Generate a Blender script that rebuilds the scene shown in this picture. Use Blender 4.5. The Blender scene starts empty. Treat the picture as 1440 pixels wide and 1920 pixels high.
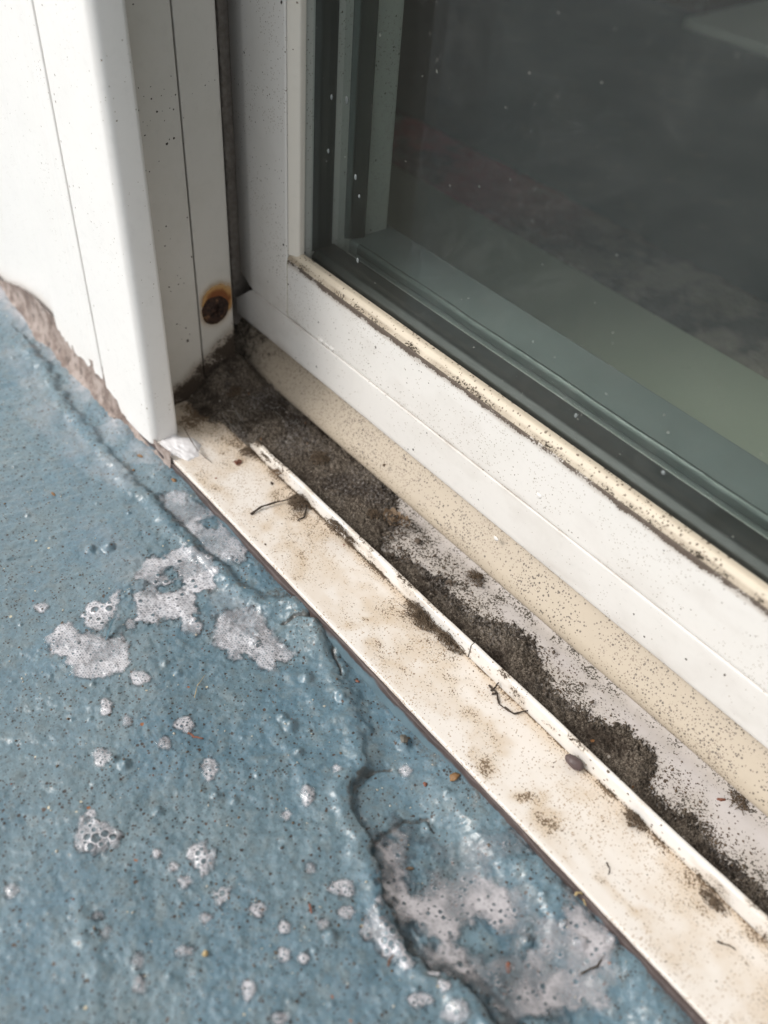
import bpy, bmesh, math, random
import numpy as np
from mathutils import Vector, Matrix
random.seed(7); RNG = np.random.RandomState(7)
S = bpy.context.scene; COL = S.collection

# ---------------------------------------------------------------- camera
CAMH = 0.200; FP = 1640.0                       # camera height (m), focal length in photo pixels
vx = Vector((-2070., -1850., FP)); vz = Vector((-167., 1640., FP))
AZ = -vz.normalized(); AX = -vx; AX = (AX - AZ*AX.dot(AZ)).normalized(); AY = AZ.cross(AX)
right = Vector((AX[0], AY[0], AZ[0])); down = Vector((AX[1], AY[1], AZ[1])); fwd = Vector((AX[2], AY[2], AZ[2]))
cam = bpy.data.cameras.new('camera'); cam_o = bpy.data.objects.new('camera', cam); COL.objects.link(cam_o)
R = Matrix((right, -down, -fwd)).transposed().to_4x4(); R.translation = (0, 0, CAMH)
cam_o.matrix_world = R
cam.sensor_fit = 'HORIZONTAL'; cam.sensor_width = 36; cam.lens = FP/1440*36
cam.clip_start = 0.01; cam.clip_end = 300
cam.dof.use_dof = True; cam.dof.focus_distance = 0.247; cam.dof.aperture_fstop = 13.5
S.camera = cam_o
S.render.resolution_x = 768; S.render.resolution_y = 1024

# ---------------------------------------------------------------- world and sun
SUN_EL, SUN_AZ = math.radians(44), math.radians(240)   # azimuth: direction towards the sun, from +X ccw
w = bpy.data.worlds.new('World'); S.world = w; w.use_nodes = True
nt = w.node_tree; nt.nodes.clear()
sky = nt.nodes.new('ShaderNodeTexSky'); sky.sky_type = 'NISHITA'; sky.sun_disc = False
sky.sun_elevation = SUN_EL; sky.sun_rotation = math.radians(90) - SUN_AZ
sky.air_density = 1.0; sky.dust_density = 3.0; sky.ozone_density = 1.0
hs = nt.nodes.new('ShaderNodeHueSaturation'); hs.inputs['Saturation'].default_value = 0.04
bg = nt.nodes.new('ShaderNodeBackground'); bg.inputs['Strength'].default_value = 0.15
wo = nt.nodes.new('ShaderNodeOutputWorld')
nt.links.new(sky.outputs[0], hs.inputs['Color']); nt.links.new(hs.outputs[0], bg.inputs['Color']); nt.links.new(bg.outputs[0], wo.inputs[0])
sl = bpy.data.lights.new('sun', 'SUN'); sl.energy = 1.5; sl.angle = math.radians(22); sl.color = (1, .935, .865)
so = bpy.data.objects.new('sun', sl); COL.objects.link(so)
sd = Vector((math.cos(SUN_EL)*math.cos(SUN_AZ), math.cos(SUN_EL)*math.sin(SUN_AZ), math.sin(SUN_EL)))
so.rotation_euler = sd.to_track_quat('Z', 'Y').to_euler(); so.location = sd*5
S.view_settings.view_transform = 'Standard'; S.view_settings.look = 'None'
S.view_settings.exposure = 0.34; S.view_settings.gamma = 1

# ---------------------------------------------------------------- placing on real planes
def ray(u, v):
    d = Vector((u-720, v-960, FP)); return Vector((d.dot(AX), d.dot(AY), d.dot(AZ)))
def onZ(u, v, z=0.0): d = ray(u, v); return Vector((0, 0, CAMH)) + d*((z-CAMH)/d[2])
def onY(u, v, y): d = ray(u, v); return Vector((0, 0, CAMH)) + d*(y/d[1])
def onX(u, v, x): d = ray(u, v); return Vector((0, 0, CAMH)) + d*(x/d[0])

# ---------------------------------------------------------------- noise in numpy
_P = np.random.RandomState(3).rand(256, 256)
def vn(x, y, s=0):
    x = np.asarray(x, float)+s*17.31; y = np.asarray(y, float)+s*7.77
    xi = np.floor(x).astype(int); yi = np.floor(y).astype(int); fx = x-xi; fy = y-yi
    fx = fx*fx*(3-2*fx); fy = fy*fy*(3-2*fy)
    a = _P[xi & 255, yi & 255]; b = _P[(xi+1) & 255, yi & 255]; c = _P[xi & 255, (yi+1) & 255]; d = _P[(xi+1) & 255, (yi+1) & 255]
    return (a*(1-fx)+b*fx)*(1-fy)+(c*(1-fx)+d*fx)*fy
def fbm(x, y, s=0, o=4):
    r = 0; a = .5; t = 0
    for i in range(o):
        r = r+a*vn(x*2**i, y*2**i, s+i); t += a; a *= .5
    return r/t
def sst(a, b, x): t = np.clip((x-a)/(b-a), 0, 1); return t*t*(3-2*t)
def inpoly(px, py, poly):
    r = np.zeros(np.shape(px), bool); n = len(poly)
    for i in range(n):
        x1, y1 = poly[i]; x2, y2 = poly[(i+1) % n]
        c = ((y1 > py) != (y2 > py))
        with np.errstate(divide='ignore', invalid='ignore'):
            xx = (x2-x1)*(py-y1)/(y2-y1+1e-15)+x1
        r ^= c & (px < xx)
    return r
def segdist(px, py, pts, closed=False):
    best = np.full(np.shape(px), 1e9); side = np.zeros(np.shape(px))
    n = len(pts)
    for i in range(n if closed else n-1):
        x1, y1 = pts[i]; x2, y2 = pts[(i+1) % n]; dx, dy = x2-x1, y2-y1
        t = np.clip(((px-x1)*dx+(py-y1)*dy)/(dx*dx+dy*dy+1e-18), 0, 1)
        d = np.hypot(px-x1-t*dx, py-y1-t*dy); m = d < best
        best = np.where(m, d, best); side = np.where(m, dx*(py-y1)-dy*(px-x1), side)
    return best, side
def sdpoly(px, py, poly):
    d, _ = segdist(px, py, poly, True); return np.where(inpoly(px, py, poly), d, -d)

# ---------------------------------------------------------------- mesh helpers
def tag(o, label=None, cat=None, group=None, kind=None):
    if label: o['label'] = label
    if cat: o['category'] = cat
    if group: o['group'] = group
    if kind: o['kind'] = kind
    return o
def mesh_obj(name, verts, faces, mat, parent=None, smooth=True, attrs=None):
    me = bpy.data.meshes.new(name)
    verts = np.asarray(verts, dtype=np.float32)
    if isinstance(faces, np.ndarray):
        nf, k = faces.shape
        me.vertices.add(len(verts)); me.vertices.foreach_set('co', verts.ravel())
        me.loops.add(nf*k); me.loops.foreach_set('vertex_index', faces.astype(np.int32).ravel())
        me.polygons.add(nf); me.polygons.foreach_set('loop_start', np.arange(0, nf*k, k, dtype=np.int32))
        me.update(calc_edges=True); me.validate()
    else:
        me.from_pydata([tuple(v) for v in verts], [], faces); me.update()
    if smooth: me.polygons.foreach_set('use_smooth', [True]*len(me.polygons))
    if attrs:
        for k, a in attrs.items():
            at = me.attributes.new(k, 'FLOAT', 'POINT'); at.data.foreach_set('value', np.asarray(a, np.float32).ravel())
    o = bpy.data.objects.new(name, me); COL.objects.link(o)
    if mat: me.materials.append(mat)
    if parent: o.parent = parent
    return o
def empty(name, loc, label, cat, group=None):
    o = bpy.data.objects.new(name, None); o.location = loc; o.empty_display_size = .01; COL.objects.link(o)
    tag(o, label, cat, group); return o
def keep(o, parent):                                  # parent without moving
    o.parent = parent; o.matrix_parent_inverse = Matrix.Translation(-Vector(parent.location)); return o
def grid_faces(nx, ny, mask=None):
    i = np.arange(nx-1)[:, None]; j = np.arange(ny-1)[None, :]
    a = (i*ny+j); f = np.stack([a, a+ny, a+ny+1, a+1], -1)
    if mask is not None: return f[mask]
    return f.reshape(-1, 4)
def fillet(pts, r, n=4):
    out = []; m = len(pts)
    for i in range(m):
        p = Vector(pts[i][:2]); rr = pts[i][2] if len(pts[i]) > 2 else r
        a = Vector(pts[i-1][:2])-p; b = Vector(pts[(i+1) % m][:2])-p
        rr = min(rr, a.length*.45, b.length*.45)
        if rr < 1e-6: out.append(tuple(p)); continue
        a = p+a.normalized()*rr; b = p+b.normalized()*rr
        for k in range(n+1):
            t = k/n; q = a*(1-t)**2+p*2*t*(1-t)+b*t*t; out.append(tuple(q))
    return out
def resample(pts, step):
    out = []; m = len(pts)
    for i in range(m):
        a = Vector(pts[i]); b = Vector(pts[(i+1) % m]); n = max(1, int((b-a).length/step))
        n = min(n, 60)
        for k in range(n): out.append(tuple(a.lerp(b, k/n)))
    return out
def extrude(name, prof, ts, axis, mat, parent=None, r=.0006, step=None, attr=None, warp=None, caps=True):
    """closed 2-D profile swept along axis 'x' (profile y,z) or 'z' (profile x,y)"""
    p = fillet(prof, r)
    if step: p = resample(p, step)
    p = np.array(p); ts = np.array(ts, float); n = len(p); m = len(ts)
    V = np.zeros((m, n, 3))
    if axis == 'x': V[:, :, 0] = ts[:, None]; V[:, :, 1] = p[None, :, 0]; V[:, :, 2] = p[None, :, 1]
    else: V[:, :, 2] = ts[:, None]; V[:, :, 0] = p[None, :, 0]; V[:, :, 1] = p[None, :, 1]
    V = V.reshape(-1, 3)
    if warp: V = warp(V)
    i = np.arange(m-1)[:, None]; j = np.arange(n)[None, :]; j2 = (j+1) % n
    F = np.stack([i*n+j, i*n+j2, (i+1)*n+j2, (i+1)*n+j], -1).reshape(-1, 4).tolist()
    if caps: F.append(list(range(n))); F.append(list(range((m-1)*n, m*n))[::-1])
    at = {'dirt': attr(V)} if attr else None
    o = mesh_obj(name, V, F, mat, parent, True, at)
    me = o.data
    bm = bmesh.new(); bm.from_mesh(me); bmesh.ops.recalc_face_normals(bm, faces=bm.faces); bm.to_mesh(me); bm.free()
    try: me.set_sharp_from_angle(angle=math.radians(40))
    except Exception: pass
    return o
def steps(a, b, d): return np.linspace(a, b, max(2, int(round((b-a)/d))+1))

# ---------------------------------------------------------------- shader helpers
class NT:
    def __init__(s, name):
        s.m = bpy.data.materials.new(name); s.m.use_nodes = True; s.t = s.m.node_tree; s.t.nodes.clear()
        s.out = s.n('ShaderNodeOutputMaterial'); s.tc = s.n('ShaderNodeTexCoord').outputs['Object']
    def n(s, ty, **k):
        x = s.t.nodes.new(ty)
        for a, b in k.items(): setattr(x, a, b)
        return x
    def put(s, sock, v):
        if isinstance(v, bpy.types.NodeSocket): s.t.links.new(v, sock)
        elif v is not None:
            if hasattr(sock.default_value, '__len__') and not hasattr(v, '__len__'): v = [v]*3
            if hasattr(v, '__len__') and len(sock.default_value) == 4 and len(v) == 3: v = (*v, 1)
            sock.default_value = v
    def math(s, op, a, b=None, c=None, clamp=False):
        x = s.n('ShaderNodeMath', operation=op, use_clamp=clamp); s.put(x.inputs[0], a)
        if b is not None: s.put(x.inputs[1], b)
        if c is not None: s.put(x.inputs[2], c)
        return x.outputs[0]
    def vm(s, op, a, b=None, sc=None):
        x = s.n('ShaderNodeVectorMath', operation=op); s.put(x.inputs[0], a)
        if b is not None: s.put(x.inputs[1], b)
        if sc is not None: s.put(x.inputs['Scale'], sc)
        return x.outputs[0]
    def mix(s, f, a, b):
        x = s.n('ShaderNodeMix', data_type='RGBA'); s.put(x.inputs[0], f); s.put(x.inputs[6], a); s.put(x.inputs[7], b); return x.outputs[2]
    def ss(s, a, b, x):
        m = s.n('ShaderNodeMapRange', interpolation_type='SMOOTHSTEP'); s.put(m.inputs[0], x); s.put(m.inputs[1], a); s.put(m.inputs[2], b); return m.outputs[0]
    def noise(s, scale, det=4, rough=.55, vec=None, off=0, dist=0):
        x = s.n('ShaderNodeTexNoise'); v = vec if vec is not None else s.tc
        if off: v = s.vm('ADD', v, (off, off*.7, off*.3))
        s.put(x.inputs['Vector'], v); x.inputs['Scale'].default_value = scale; x.inputs['Detail'].default_value = det
        x.inputs['Roughness'].default_value = rough; x.inputs['Distortion'].default_value = dist
        return x.outputs[0]
    def specks(s, scale, rmax, dens, off=0, wob=.4, vec=None):
        v = s.vm('ADD', vec if vec is not None else s.tc, (off*.013, off*.007, off*.011))
        nz = s.n('ShaderNodeTexNoise'); s.put(nz.inputs['Vector'], v); nz.inputs['Scale'].default_value = scale*2; nz.inputs['Detail'].default_value = 2
        d = s.vm('SCALE', s.vm('SUBTRACT', nz.outputs['Color'], (.5, .5, .5)), sc=wob/scale)
        v = s.vm('ADD', v, d)
        x = s.n('ShaderNodeTexVoronoi'); s.put(x.inputs['Vector'], v); x.inputs['Scale'].default_value = scale
        sep = s.n('ShaderNodeSeparateColor'); s.t.links.new(x.outputs['Color'], sep.inputs[0])
        a = s.math('LESS_THAN', sep.outputs[0], dens)
        r = s.math('MULTIPLY', sep.outputs[1], rmax)
        return s.math('MULTIPLY', a, s.math('LESS_THAN', x.outputs['Distance'], r))
    def attr(s, name='dirt'):
        x = s.n('ShaderNodeAttribute'); x.attribute_name = name; return x.outputs['Fac']
    def bump(s, h, strength=.3, dist=.0003, normal=None):
        x = s.n('ShaderNodeBump'); s.put(x.inputs['Height'], h); x.inputs['Strength'].default_value = strength; x.inputs['Distance'].default_value = dist
        if normal is not None: s.put(x.inputs['Normal'], normal)
        return x.outputs[0]
    def bsdf(s, col, rough=.5, normal=None, metallic=0, spec=.5, coat=0, coatr=.1, sss=0):
        p = s.n('ShaderNodeBsdfPrincipled'); s.put(p.inputs['Base Color'], col); s.put(p.inputs['Roughness'], rough)
        s.put(p.inputs['Metallic'], metallic); s.put(p.inputs['Specular IOR Level'], spec)
        s.put(p.inputs['Coat Weight'], coat); s.put(p.inputs['Coat Roughness'], coatr)
        if normal is not None: s.put(p.inputs['Normal'], normal)
        return p.outputs[0]
    def done(s, sh): s.t.links.new(sh, s.out.inputs[0]); return s.m

def paint(name, base, blotch=None, specks=(), dirt=None, dirt2=None, rough=.38, bump=.12, spec=.45, gran=.9):
    """aged paint; 'dirt' attribute drives granular grime of colours dirt / dirt2"""
    m = NT(name)
    b1 = m.noise(60, 4); b2 = m.noise(420, 3)
    c = m.mix(m.math('MULTIPLY', m.ss(.45, .75, b1), .55), base, blotch or tuple(v*.9 for v in base))
    c = m.mix(m.math('MULTIPLY', m.ss(.5, .8, b2), .25), c, tuple(v*.82 for v in base))
    for k, (sc, r, d, col) in enumerate(specks):
        dd = m.math('MULTIPLY', m.ss(.35, .7, m.noise(45, 2, off=.3+k)), d)
        c = m.mix(m.specks(sc, r, dd, off=k+1), c, col)
    rg = rough
    h = m.math('ADD', m.math('MULTIPLY', m.noise(900, 3), .5), m.noise(150, 2))
    if dirt:
        a = m.attr()
        n1 = m.noise(1700, 2, .7); n2 = m.noise(230, 4, .6, off=.7)
        t = m.math('ADD', a, m.math('ADD', m.math('MULTIPLY', m.math('SUBTRACT', n1, .5), gran*1.7), m.math('MULTIPLY', m.math('SUBTRACT', n2, .5), .9)))
        f = m.math('MULTIPLY', m.ss(.50, .62, t), m.ss(.01, .06, a))
        soft = m.math('MULTIPLY', m.ss(.04, .55, m.math('ADD', a, m.math('MULTIPLY', m.math('SUBTRACT', m.noise(130, 4, .6, off=.2), .5), m.math('MULTIPLY', a, 1.6)))), .62)
        c = m.mix(soft, c, dirt2 or dirt)
        c = m.mix(f, c, m.mix(m.noise(1100, 2), dirt, tuple(v*.35 for v in dirt)))
        rg = m.math('ADD', rough, m.math('MULTIPLY', f, .35))
        h = m.math('ADD', h, m.math('MULTIPLY', f, .8))
    return m.done(m.bsdf(c, rg, m.bump(h, bump, .0004), spec=spec))

DK = (.035, .027, .020); BR = (.16, .10, .055)
M = {}
M['post'] = paint('post_paint', (.82, .80, .775), (.78, .76, .735), [(260, .15, .10, DK), (700, .25, .12, (.3, .25, .2)), (1500, .3, .2, (.4, .36, .3))], rough=.3, bump=.06)
M['jamb'] = paint('jamb_paint', (.56, .54, .50), (.50, .48, .43), [(420, .25, .45, DK), (900, .35, .4, DK), (160, .13, .16, (.1, .07, .05))], dirt=(.07, .05, .035), dirt2=(.22, .17, .12), rough=.4)
M['door'] = paint('door_paint', (.70, .68, .65), (.65, .63, .595), [(420, .2, .16, DK), (900, .3, .25, (.16, .13, .10)), (1700, .4, .5, (.42, .38, .33))], dirt=(.15, .115, .09), dirt2=(.40, .35, .30), rough=.36, bump=.07, gran=.6)
M['flange'] = paint('sill_paint', (.70, .655, .605), (.64, .57, .49), [(600, .16, .10, (.16, .10, .06)), (1500, .36, .45, (.36, .27, .19)), (1900, .5, 1.0, (.42, .33, .25)), (1400, .3, .35, (.26, .19, .13))], dirt=(.23, .16, .10), dirt2=(.50, .38, .25), rough=.42, bump=.12)
M['rib'] = paint('rib_paint', (.70, .68, .65), (.66, .63, .59), [(600, .32, .5, (.10, .07, .05)), (1100, .36, .6, (.3, .24, .18))], dirt=(.10, .07, .045), dirt2=(.5, .42, .33), rough=.36)
M['channel'] = paint('channel_paint', (.58, .545, .535), (.50, .46, .45), [(700, .3, .3, DK)], dirt=(.10, .085, .065), dirt2=(.40, .36, .31), rough=.5)
M['cream'] = paint('cream_vinyl', (.45, .385, .30), (.42, .36, .285), [(1900, .55, 1.3, (.25, .20, .155)), (1400, .48, 1.0, (.12, .10, .08)), (1100, .36, .75, (.10, .08, .065)), (420, .13, .06, (.06, .04, .035))], dirt=(.10, .08, .06), dirt2=(.42, .36, .29), rough=.5, bump=.2)
M['bead'] = paint('bead_vinyl', (.60, .53, .42), (.56, .48, .37), [(1250, .5, .7, (.16, .125, .09)), (650, .33, .30, (.12, .085, .06)), (1200, .35, .35, (.2, .15, .1))], dirt=(.06, .045, .03), dirt2=(.2, .15, .1), rough=.55, bump=.2)
M['beadv'] = paint('stile_bead_vinyl', (.70, .66, .59), (.66, .62, .54), [(800, .3, .16, (.2, .15, .11))], rough=.5, bump=.1)

def simple(name, col, rough=.5, bsc=800, b=.2, var=.25, **k):
    m = NT(name); c = m.mix(m.noise(bsc*.3, 4), tuple(v*(1-var) for v in col), tuple(min(1, v*(1+var)) for v in col))
    return m.done(m.bsdf(c, rough, m.bump(m.noise(bsc, 3), b, .0004), **k))
def edge_mat():
    m = NT('sill_edge_adhesive'); c = m.mix(m.noise(300, 4), (.035, .026, .026), (.10, .072, .065))
    sep = m.n('ShaderNodeSeparateXYZ'); m.t.links.new(m.tc, sep.inputs[0])
    t = m.math('ADD', m.math('MULTIPLY', m.math('SUBTRACT', -.0014, sep.outputs[2]), 330.), m.math('MULTIPLY', m.math('SUBTRACT', m.noise(50, 4), .5), 3.2))
    c = m.mix(m.ss(.35, .75, t), c, (.10, .155, .185))
    return m.done(m.bsdf(c, .6, m.bump(m.noise(600, 4), .5, .0005)))
M['brown'] = edge_mat()
M['fleece'] = simple('pile_weatherstrip', (.30, .27, .24), .95, 1800, 1, .5)
M['gap'] = simple('dark_recess', (.025, .02, .016), .8)
M['groove'] = simple('trim_groove', (.45, .42, .33), .6)
M['gasket'] = simple('rubber_gasket', (.055, .065, .068), .35, 300, .1)
M['spacer'] = simple('glazing_spacer', (.035, .037, .035), .45, 200, .1)
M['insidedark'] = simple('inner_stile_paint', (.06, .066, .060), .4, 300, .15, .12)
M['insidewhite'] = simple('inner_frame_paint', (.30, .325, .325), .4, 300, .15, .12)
M['insidegreen'] = simple('inner_sill_board', (.52, .52, .43), .5, 60, .1, .12)
M['seal'] = simple('clear_sealant', (.12, .135, .13), .25, 400, .3)
M['pebble'] = simple('pebble', (.12, .11, .09), .6, 1200, .8, .5)
M['orange'] = simple('orange_chip', (.22, .12, .05), .6, 1500, .6, .4)
M['redchip'] = simple('red_brown_chip', (.20, .075, .045), .6, 1500, .6, .4)
M['fibre'] = simple('dark_fibre', (.045, .032, .022), .9, 2500, .6, .5)
M['straw'] = simple('dry_straw', (.40, .30, .15), .6, 1500, .3)
M['crumb'] = simple('dirt_crumbs', (.12, .085, .055), .9, 2500, .6, .6)
M['leaf'] = simple('curled_dry_leaf', (.22, .155, .10), .8, 1800, .6, .5)
M['web'] = simple('cobweb', (.5, .48, .45), .5, 500, .1)
M['bark'] = simple('bark_sliver', (.12, .065, .045), .7, 1500, .7, .5)
M['seed'] = simple('dried_pellet', (.085, .058, .055), .5, 700, 1, .8)
M['blueflake'] = simple('blue_paint_flake', (.15, .26, .32), .3, 800, .3)

def floor_mat():
    m = NT('blue_floor_paint')
    a = m.attr('dirt'); wet = m.attr('wet')
    n1 = m.noise(35, 5, .6); n2 = m.noise(260, 4, .65); n3 = m.noise(1500, 2, .7)
    c = m.mix(m.ss(.3, .7, n1), (.088, .162, .212), (.130, .192, .222))
    c = m.mix(m.math('MULTIPLY', m.ss(.45, .7, n2), .65), c, (.145, .185, .195))
    c = m.mix(m.math('MULTIPLY', m.ss(.50, .72, n3), .6), c, (.075, .088, .092))
    c = m.mix(m.math('MULTIPLY', m.ss(.55, .75, m.noise(900, 2, .6, off=2)), .35), c, (.20, .30, .34))
    for k, (sc, r, d, col) in enumerate([(1300, .45, .5, (.04, .042, .042)), (900, .4, .35, (.035, .03, .028)), (450, .24, .16, (.06, .04, .03)), (600, .25, .06, (.5, .45, .33)), (330, .2, .03, (.25, .09, .03))]):
        c = m.mix(m.specks(sc, r, m.math('MULTIPLY', m.ss(.3, .65, m.noise(70, 3, off=k*.4)), d), off=k+3), c, col)
    t = m.math('ADD', a, m.math('ADD', m.math('MULTIPLY', m.math('SUBTRACT', n3, .5), .8), m.math('MULTIPLY', m.math('SUBTRACT', n2, .5), 1.1)))
    c = m.mix(m.math('MULTIPLY', m.ss(.35, .9, t), .85), c, (.075, .075, .070))
    fl = m.attr('film')
    c = m.mix(m.math('MULTIPLY', fl, m.ss(.25, .7, m.noise(120, 4, .6))), c, (.40, .40, .42))
    h = m.math('ADD', m.math('MULTIPLY', n3, .35), m.math('ADD', n2, m.math('MULTIPLY', m.noise(700, 3, .6), .6)))
    rg = m.math('SUBTRACT', .60, m.math('ADD', m.math('MULTIPLY', m.ss(.35, .65, m.noise(18, 3)), .12), m.math('MULTIPLY', wet, .2)))
    return m.done(m.bsdf(c, rg, m.bump(h, .55, .0005), spec=.5, coat=.40, coatr=.17))
M['floor'] = floor_mat()

def soil_mat():
    m = NT('channel_soil')
    n1 = m.noise(180, 4, .6); n3 = m.noise(2200, 2, .7)
    c = m.mix(m.ss(.3, .7, n1), (.060, .045, .034), (.105, .085, .066))
    c = m.mix(m.math('MULTIPLY', m.ss(.45, .6, n3), .8), c, (.25, .215, .175))
    c = m.mix(m.ss(.56, .7, m.noise(1500, 2, .7, off=1)), c, (.022, .017, .013)); c = m.mix(m.math('MULTIPLY', m.ss(.48, .62, m.noise(75, 4, .7, off=6)), .75), c, (.030, .021, .015))
    c = m.mix(m.specks(900, .35, .07, off=5), c, (.38, .34, .30))
    c = m.mix(m.specks(600, .3, .03, off=8), c, (.25, .12, .05))
    c = m.mix(m.math('MULTIPLY', m.attr('mould'), m.ss(.46, .66, m.noise(1100, 3, .7, off=3))), c, (.34, .32, .31))
    return m.done(m.bsdf(c, .9, m.bump(m.noise(1300, 3, .7), .9, .0007), spec=.25))
M['soil'] = soil_mat()

def foam_mat(name, col=(.78, .77, .81)):
    m = NT(name)
    a = m.attr('alpha'); h = m.noise(1800, 2)
    c = m.mix(m.ss(.3, .7, m.noise(300, 3)), tuple(v*.9 for v in col), col)
    b = m.bsdf(c, .22, m.bump(h, .25, .0002), spec=.5, coat=.5, coatr=.08)
    tr = m.n('ShaderNodeBsdfTransparent')
    gl = m.n('ShaderNodeBsdfGlossy'); gl.inputs['Roughness'].default_value = .12
    lw = m.n('ShaderNodeFresnel'); lw.inputs['IOR'].default_value = 1.33
    mx0 = m.n('ShaderNodeMixShader'); m.t.links.new(lw.outputs[0], mx0.inputs[0]); m.t.links.new(tr.outputs[0], mx0.inputs[1]); m.t.links.new(gl.outputs[0], mx0.inputs[2])
    mx = m.n('ShaderNodeMixShader'); m.t.links.new(a, mx.inputs[0]); m.t.links.new(mx0.outputs[0], mx.inputs[1]); m.t.links.new(b, mx.inputs[2])
    return m.done(mx.outputs[0])
M['drop'] = simple('dried_drop', (.19, .21, .21), .2, 300, .1)
M['foam'] = foam_mat('soap_foam'); M['milky'] = foam_mat('milky_soap_water', (.46, .44, .455))

def glass_mat(name, tint, dust, refl=1.0):
    m = NT(name)
    tr = m.n('ShaderNodeBsdfTransparent'); tr.inputs[0].default_value = (*tint, 1)
    gl = m.n('ShaderNodeBsdfGlossy'); gl.inputs['Roughness'].default_value = .0
    gl.inputs['Color'].default_value = (refl, refl, refl, 1)
    lwn = m.n('ShaderNodeLayerWeight'); lwn.inputs['Blend'].default_value = .5; F_ = m.math('MULTIPLY_ADD', m.math('POWER', lwn.outputs['Facing'], 5), .96, .036)
    mx = m.n('ShaderNodeMixShader'); m.t.links.new(F_, mx.inputs[0]); m.t.links.new(tr.outputs[0], mx.inputs[1]); m.t.links.new(gl.outputs[0], mx.inputs[2])
    if not dust: return m.done(mx.outputs[0])
    df = m.n('ShaderNodeBsdfDiffuse'); df.inputs[0].default_value = (.55, .53, .48, 1)
    f = m.math('ADD', dust, m.math('MULTIPLY', m.specks(420, .11, .07, off=2), .4))
    f = m.math('ADD', f, m.math('MULTIPLY', m.specks(900, .2, m.math('MULTIPLY', m.ss(.4, .7, m.noise(40, 3)), .25), off=4), .22))
    f = m.math('ADD', f, m.math('MULTIPLY', m.ss(.5, .8, m.noise(60, 5, .7, dist=1)), .02))
    mx2 = m.n('ShaderNodeMixShader'); m.t.links.new(f, mx2.inputs[0]); m.t.links.new(mx.outputs[0], mx2.inputs[1]); m.t.links.new(df.outputs[0], mx2.inputs[2])
    return m.done(mx2.outputs[0])
M['glass'] = glass_mat('outer_glass', (.905, .935, .925),   .012, .5)
M['glass2'] = glass_mat('inner_glass', (.93, .95, .94), 0, .3)

# ================================================================ SETTING
ZF = -.0045
XR = .16                     # how far the door assembly is modelled in detail to the right
X2 = 1.2
P = lambda l, z=ZF: [tuple(onZ(u, v, z))[:2] for u, v in l]
# ---- blue floor
L1 = P([(560,1120),(600,1160),(618,1200),(640,1260),(668,1330),(690,1400),(690,1440),(655,1480),(662,1515),(700,1570),(692,1592),(708,1620),(722,1680),(745,1722),(775,1778),(800,1806),(830,1815),(872,1842),(905,1885),(950,1930),(1010,2000)])
L0 = P([(60,650),(95,690),(133,757),(200,833),(233,873),(260,907),(293,927),(310,953),(353,1000),(393,1040),(427,1067),(445,1095),(500,1125),(560,1120)])
SEAM = P([(-10,540),(60,590),(120,650),(200,745),(300,855),(345,900),(420,980),(600,1180),(690,1270),(860,1450),(1000,1600),(1080,1680),(1290,1900),(1400,2010)])
RIDG = [(P(l), a, w_) for l, a, w_ in (([(480,1180),(530,1250),(590,1310),(630,1350)], .0009, .0018), ([(505,1340),(545,1400),(580,1480),(615,1560)], .0007, .0016), ([(140,1690),(160,1760),(185,1830)], .0008, .0018), ([(600,1185),(640,1280),(672,1350),(690,1420)], .0011, .003), ([(830,1480),(900,1560),(980,1640),(1040,1730)], .0007, .0016), ([(40,690),(110,800),(190,900)], .0006, .002), ([(705,1600),(735,1720),(800,1840),(890,1905)], .0006, .0025))]
rb = np.random.RandomState(11); Y1440 = onZ(690, 1440, ZF)[1]
PITX = [onZ(u, v, ZF)[0] for u, v in ((600,1175),(625,1215),(700,1300),(860,1460),(1000,1610),(1090,1690),(1180,1790),(1330,1920))]
def floor_h(x, y, fine=True):
    h = (fbm(x*28, y*28, 1)-.5)*.0026
    if not fine: return ZF+h
    h = h+(fbm(x*90, y*90, 5)-.5)*.0011
    u = x*.35+y*.94; v = x*.94-y*.35
    h = h+(fbm(u*60, v*420, 9, 3)-.5)*.0009*sst(-.05, .09, y)
    h = h+(vn(x*1000, y*1000, 4)-.5)*.00027+(vn(x*450, y*450, 6)-.5)*.00018
    wx = x+(fbm(x*260, y*260, 21, 3)-.5)*.0035; wy = y+(fbm(x*260, y*260, 24, 3)-.5)*.0035
    d, s = segdist(wx, wy, L1); d0, s0 = segdist(wx, wy, L0)
    sd1 = np.where(s < 0, d, -d); sd0 = np.where(s0 < 0, d0, -d0)      # negative = house side (low)
    up = sst(Y1440-.001, Y1440+.005, y); wv = .0007+.0042*up; hi = sst(-wv, wv, sd1); lip = np.exp(-((sd1-.0028)/.0022)**2)*(1-.5*up)
    near1 = sst(.06, .03, d)
    h = h+near1*(-.0026*(1-hi)*sst(.035, .012, d)+.0010*lip-.0006*(1-up)*np.exp(-((sd1+.0008)/.0008)**2))
    hi0 = sst(-.0014, .0014, sd0); lip0 = np.exp(-((sd0-.003)/.0025)**2)
    h = h+sst(.02, .012, d0)*(-.0013*(1-hi0)+.0011*lip0)
    for rl_, ra, rw in RIDG:
        dr_, _ = segdist(wx, wy, rl_); h = h+.62*ra*np.exp(-(dr_/(rw*1.25))**2)*(.5+.9*fbm(x*70, y*70, 67))
    h = h+(fbm((x*.66+y*.75)*45, (x*.75-y*.66)*330, 68, 4)-.5)*.0009*sst(.40, .62, fbm(x*20, y*20, 69))
    dse, _ = segdist(x, y, SEAM); pit = np.interp(x, [-1]+PITX+[1], [.15, .2, .85, .8, .3, .15, .35, .15, .15, .15])
    h = h+.0024*(1-pit)*sst(.016, .0005, dse+(fbm(x*120, y*120, 66)-.5)*.003)
    return ZF+h
xf = np.arange(-.352, .075, .00042); yf = np.arange(-.035, .1185, .00042)
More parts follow.
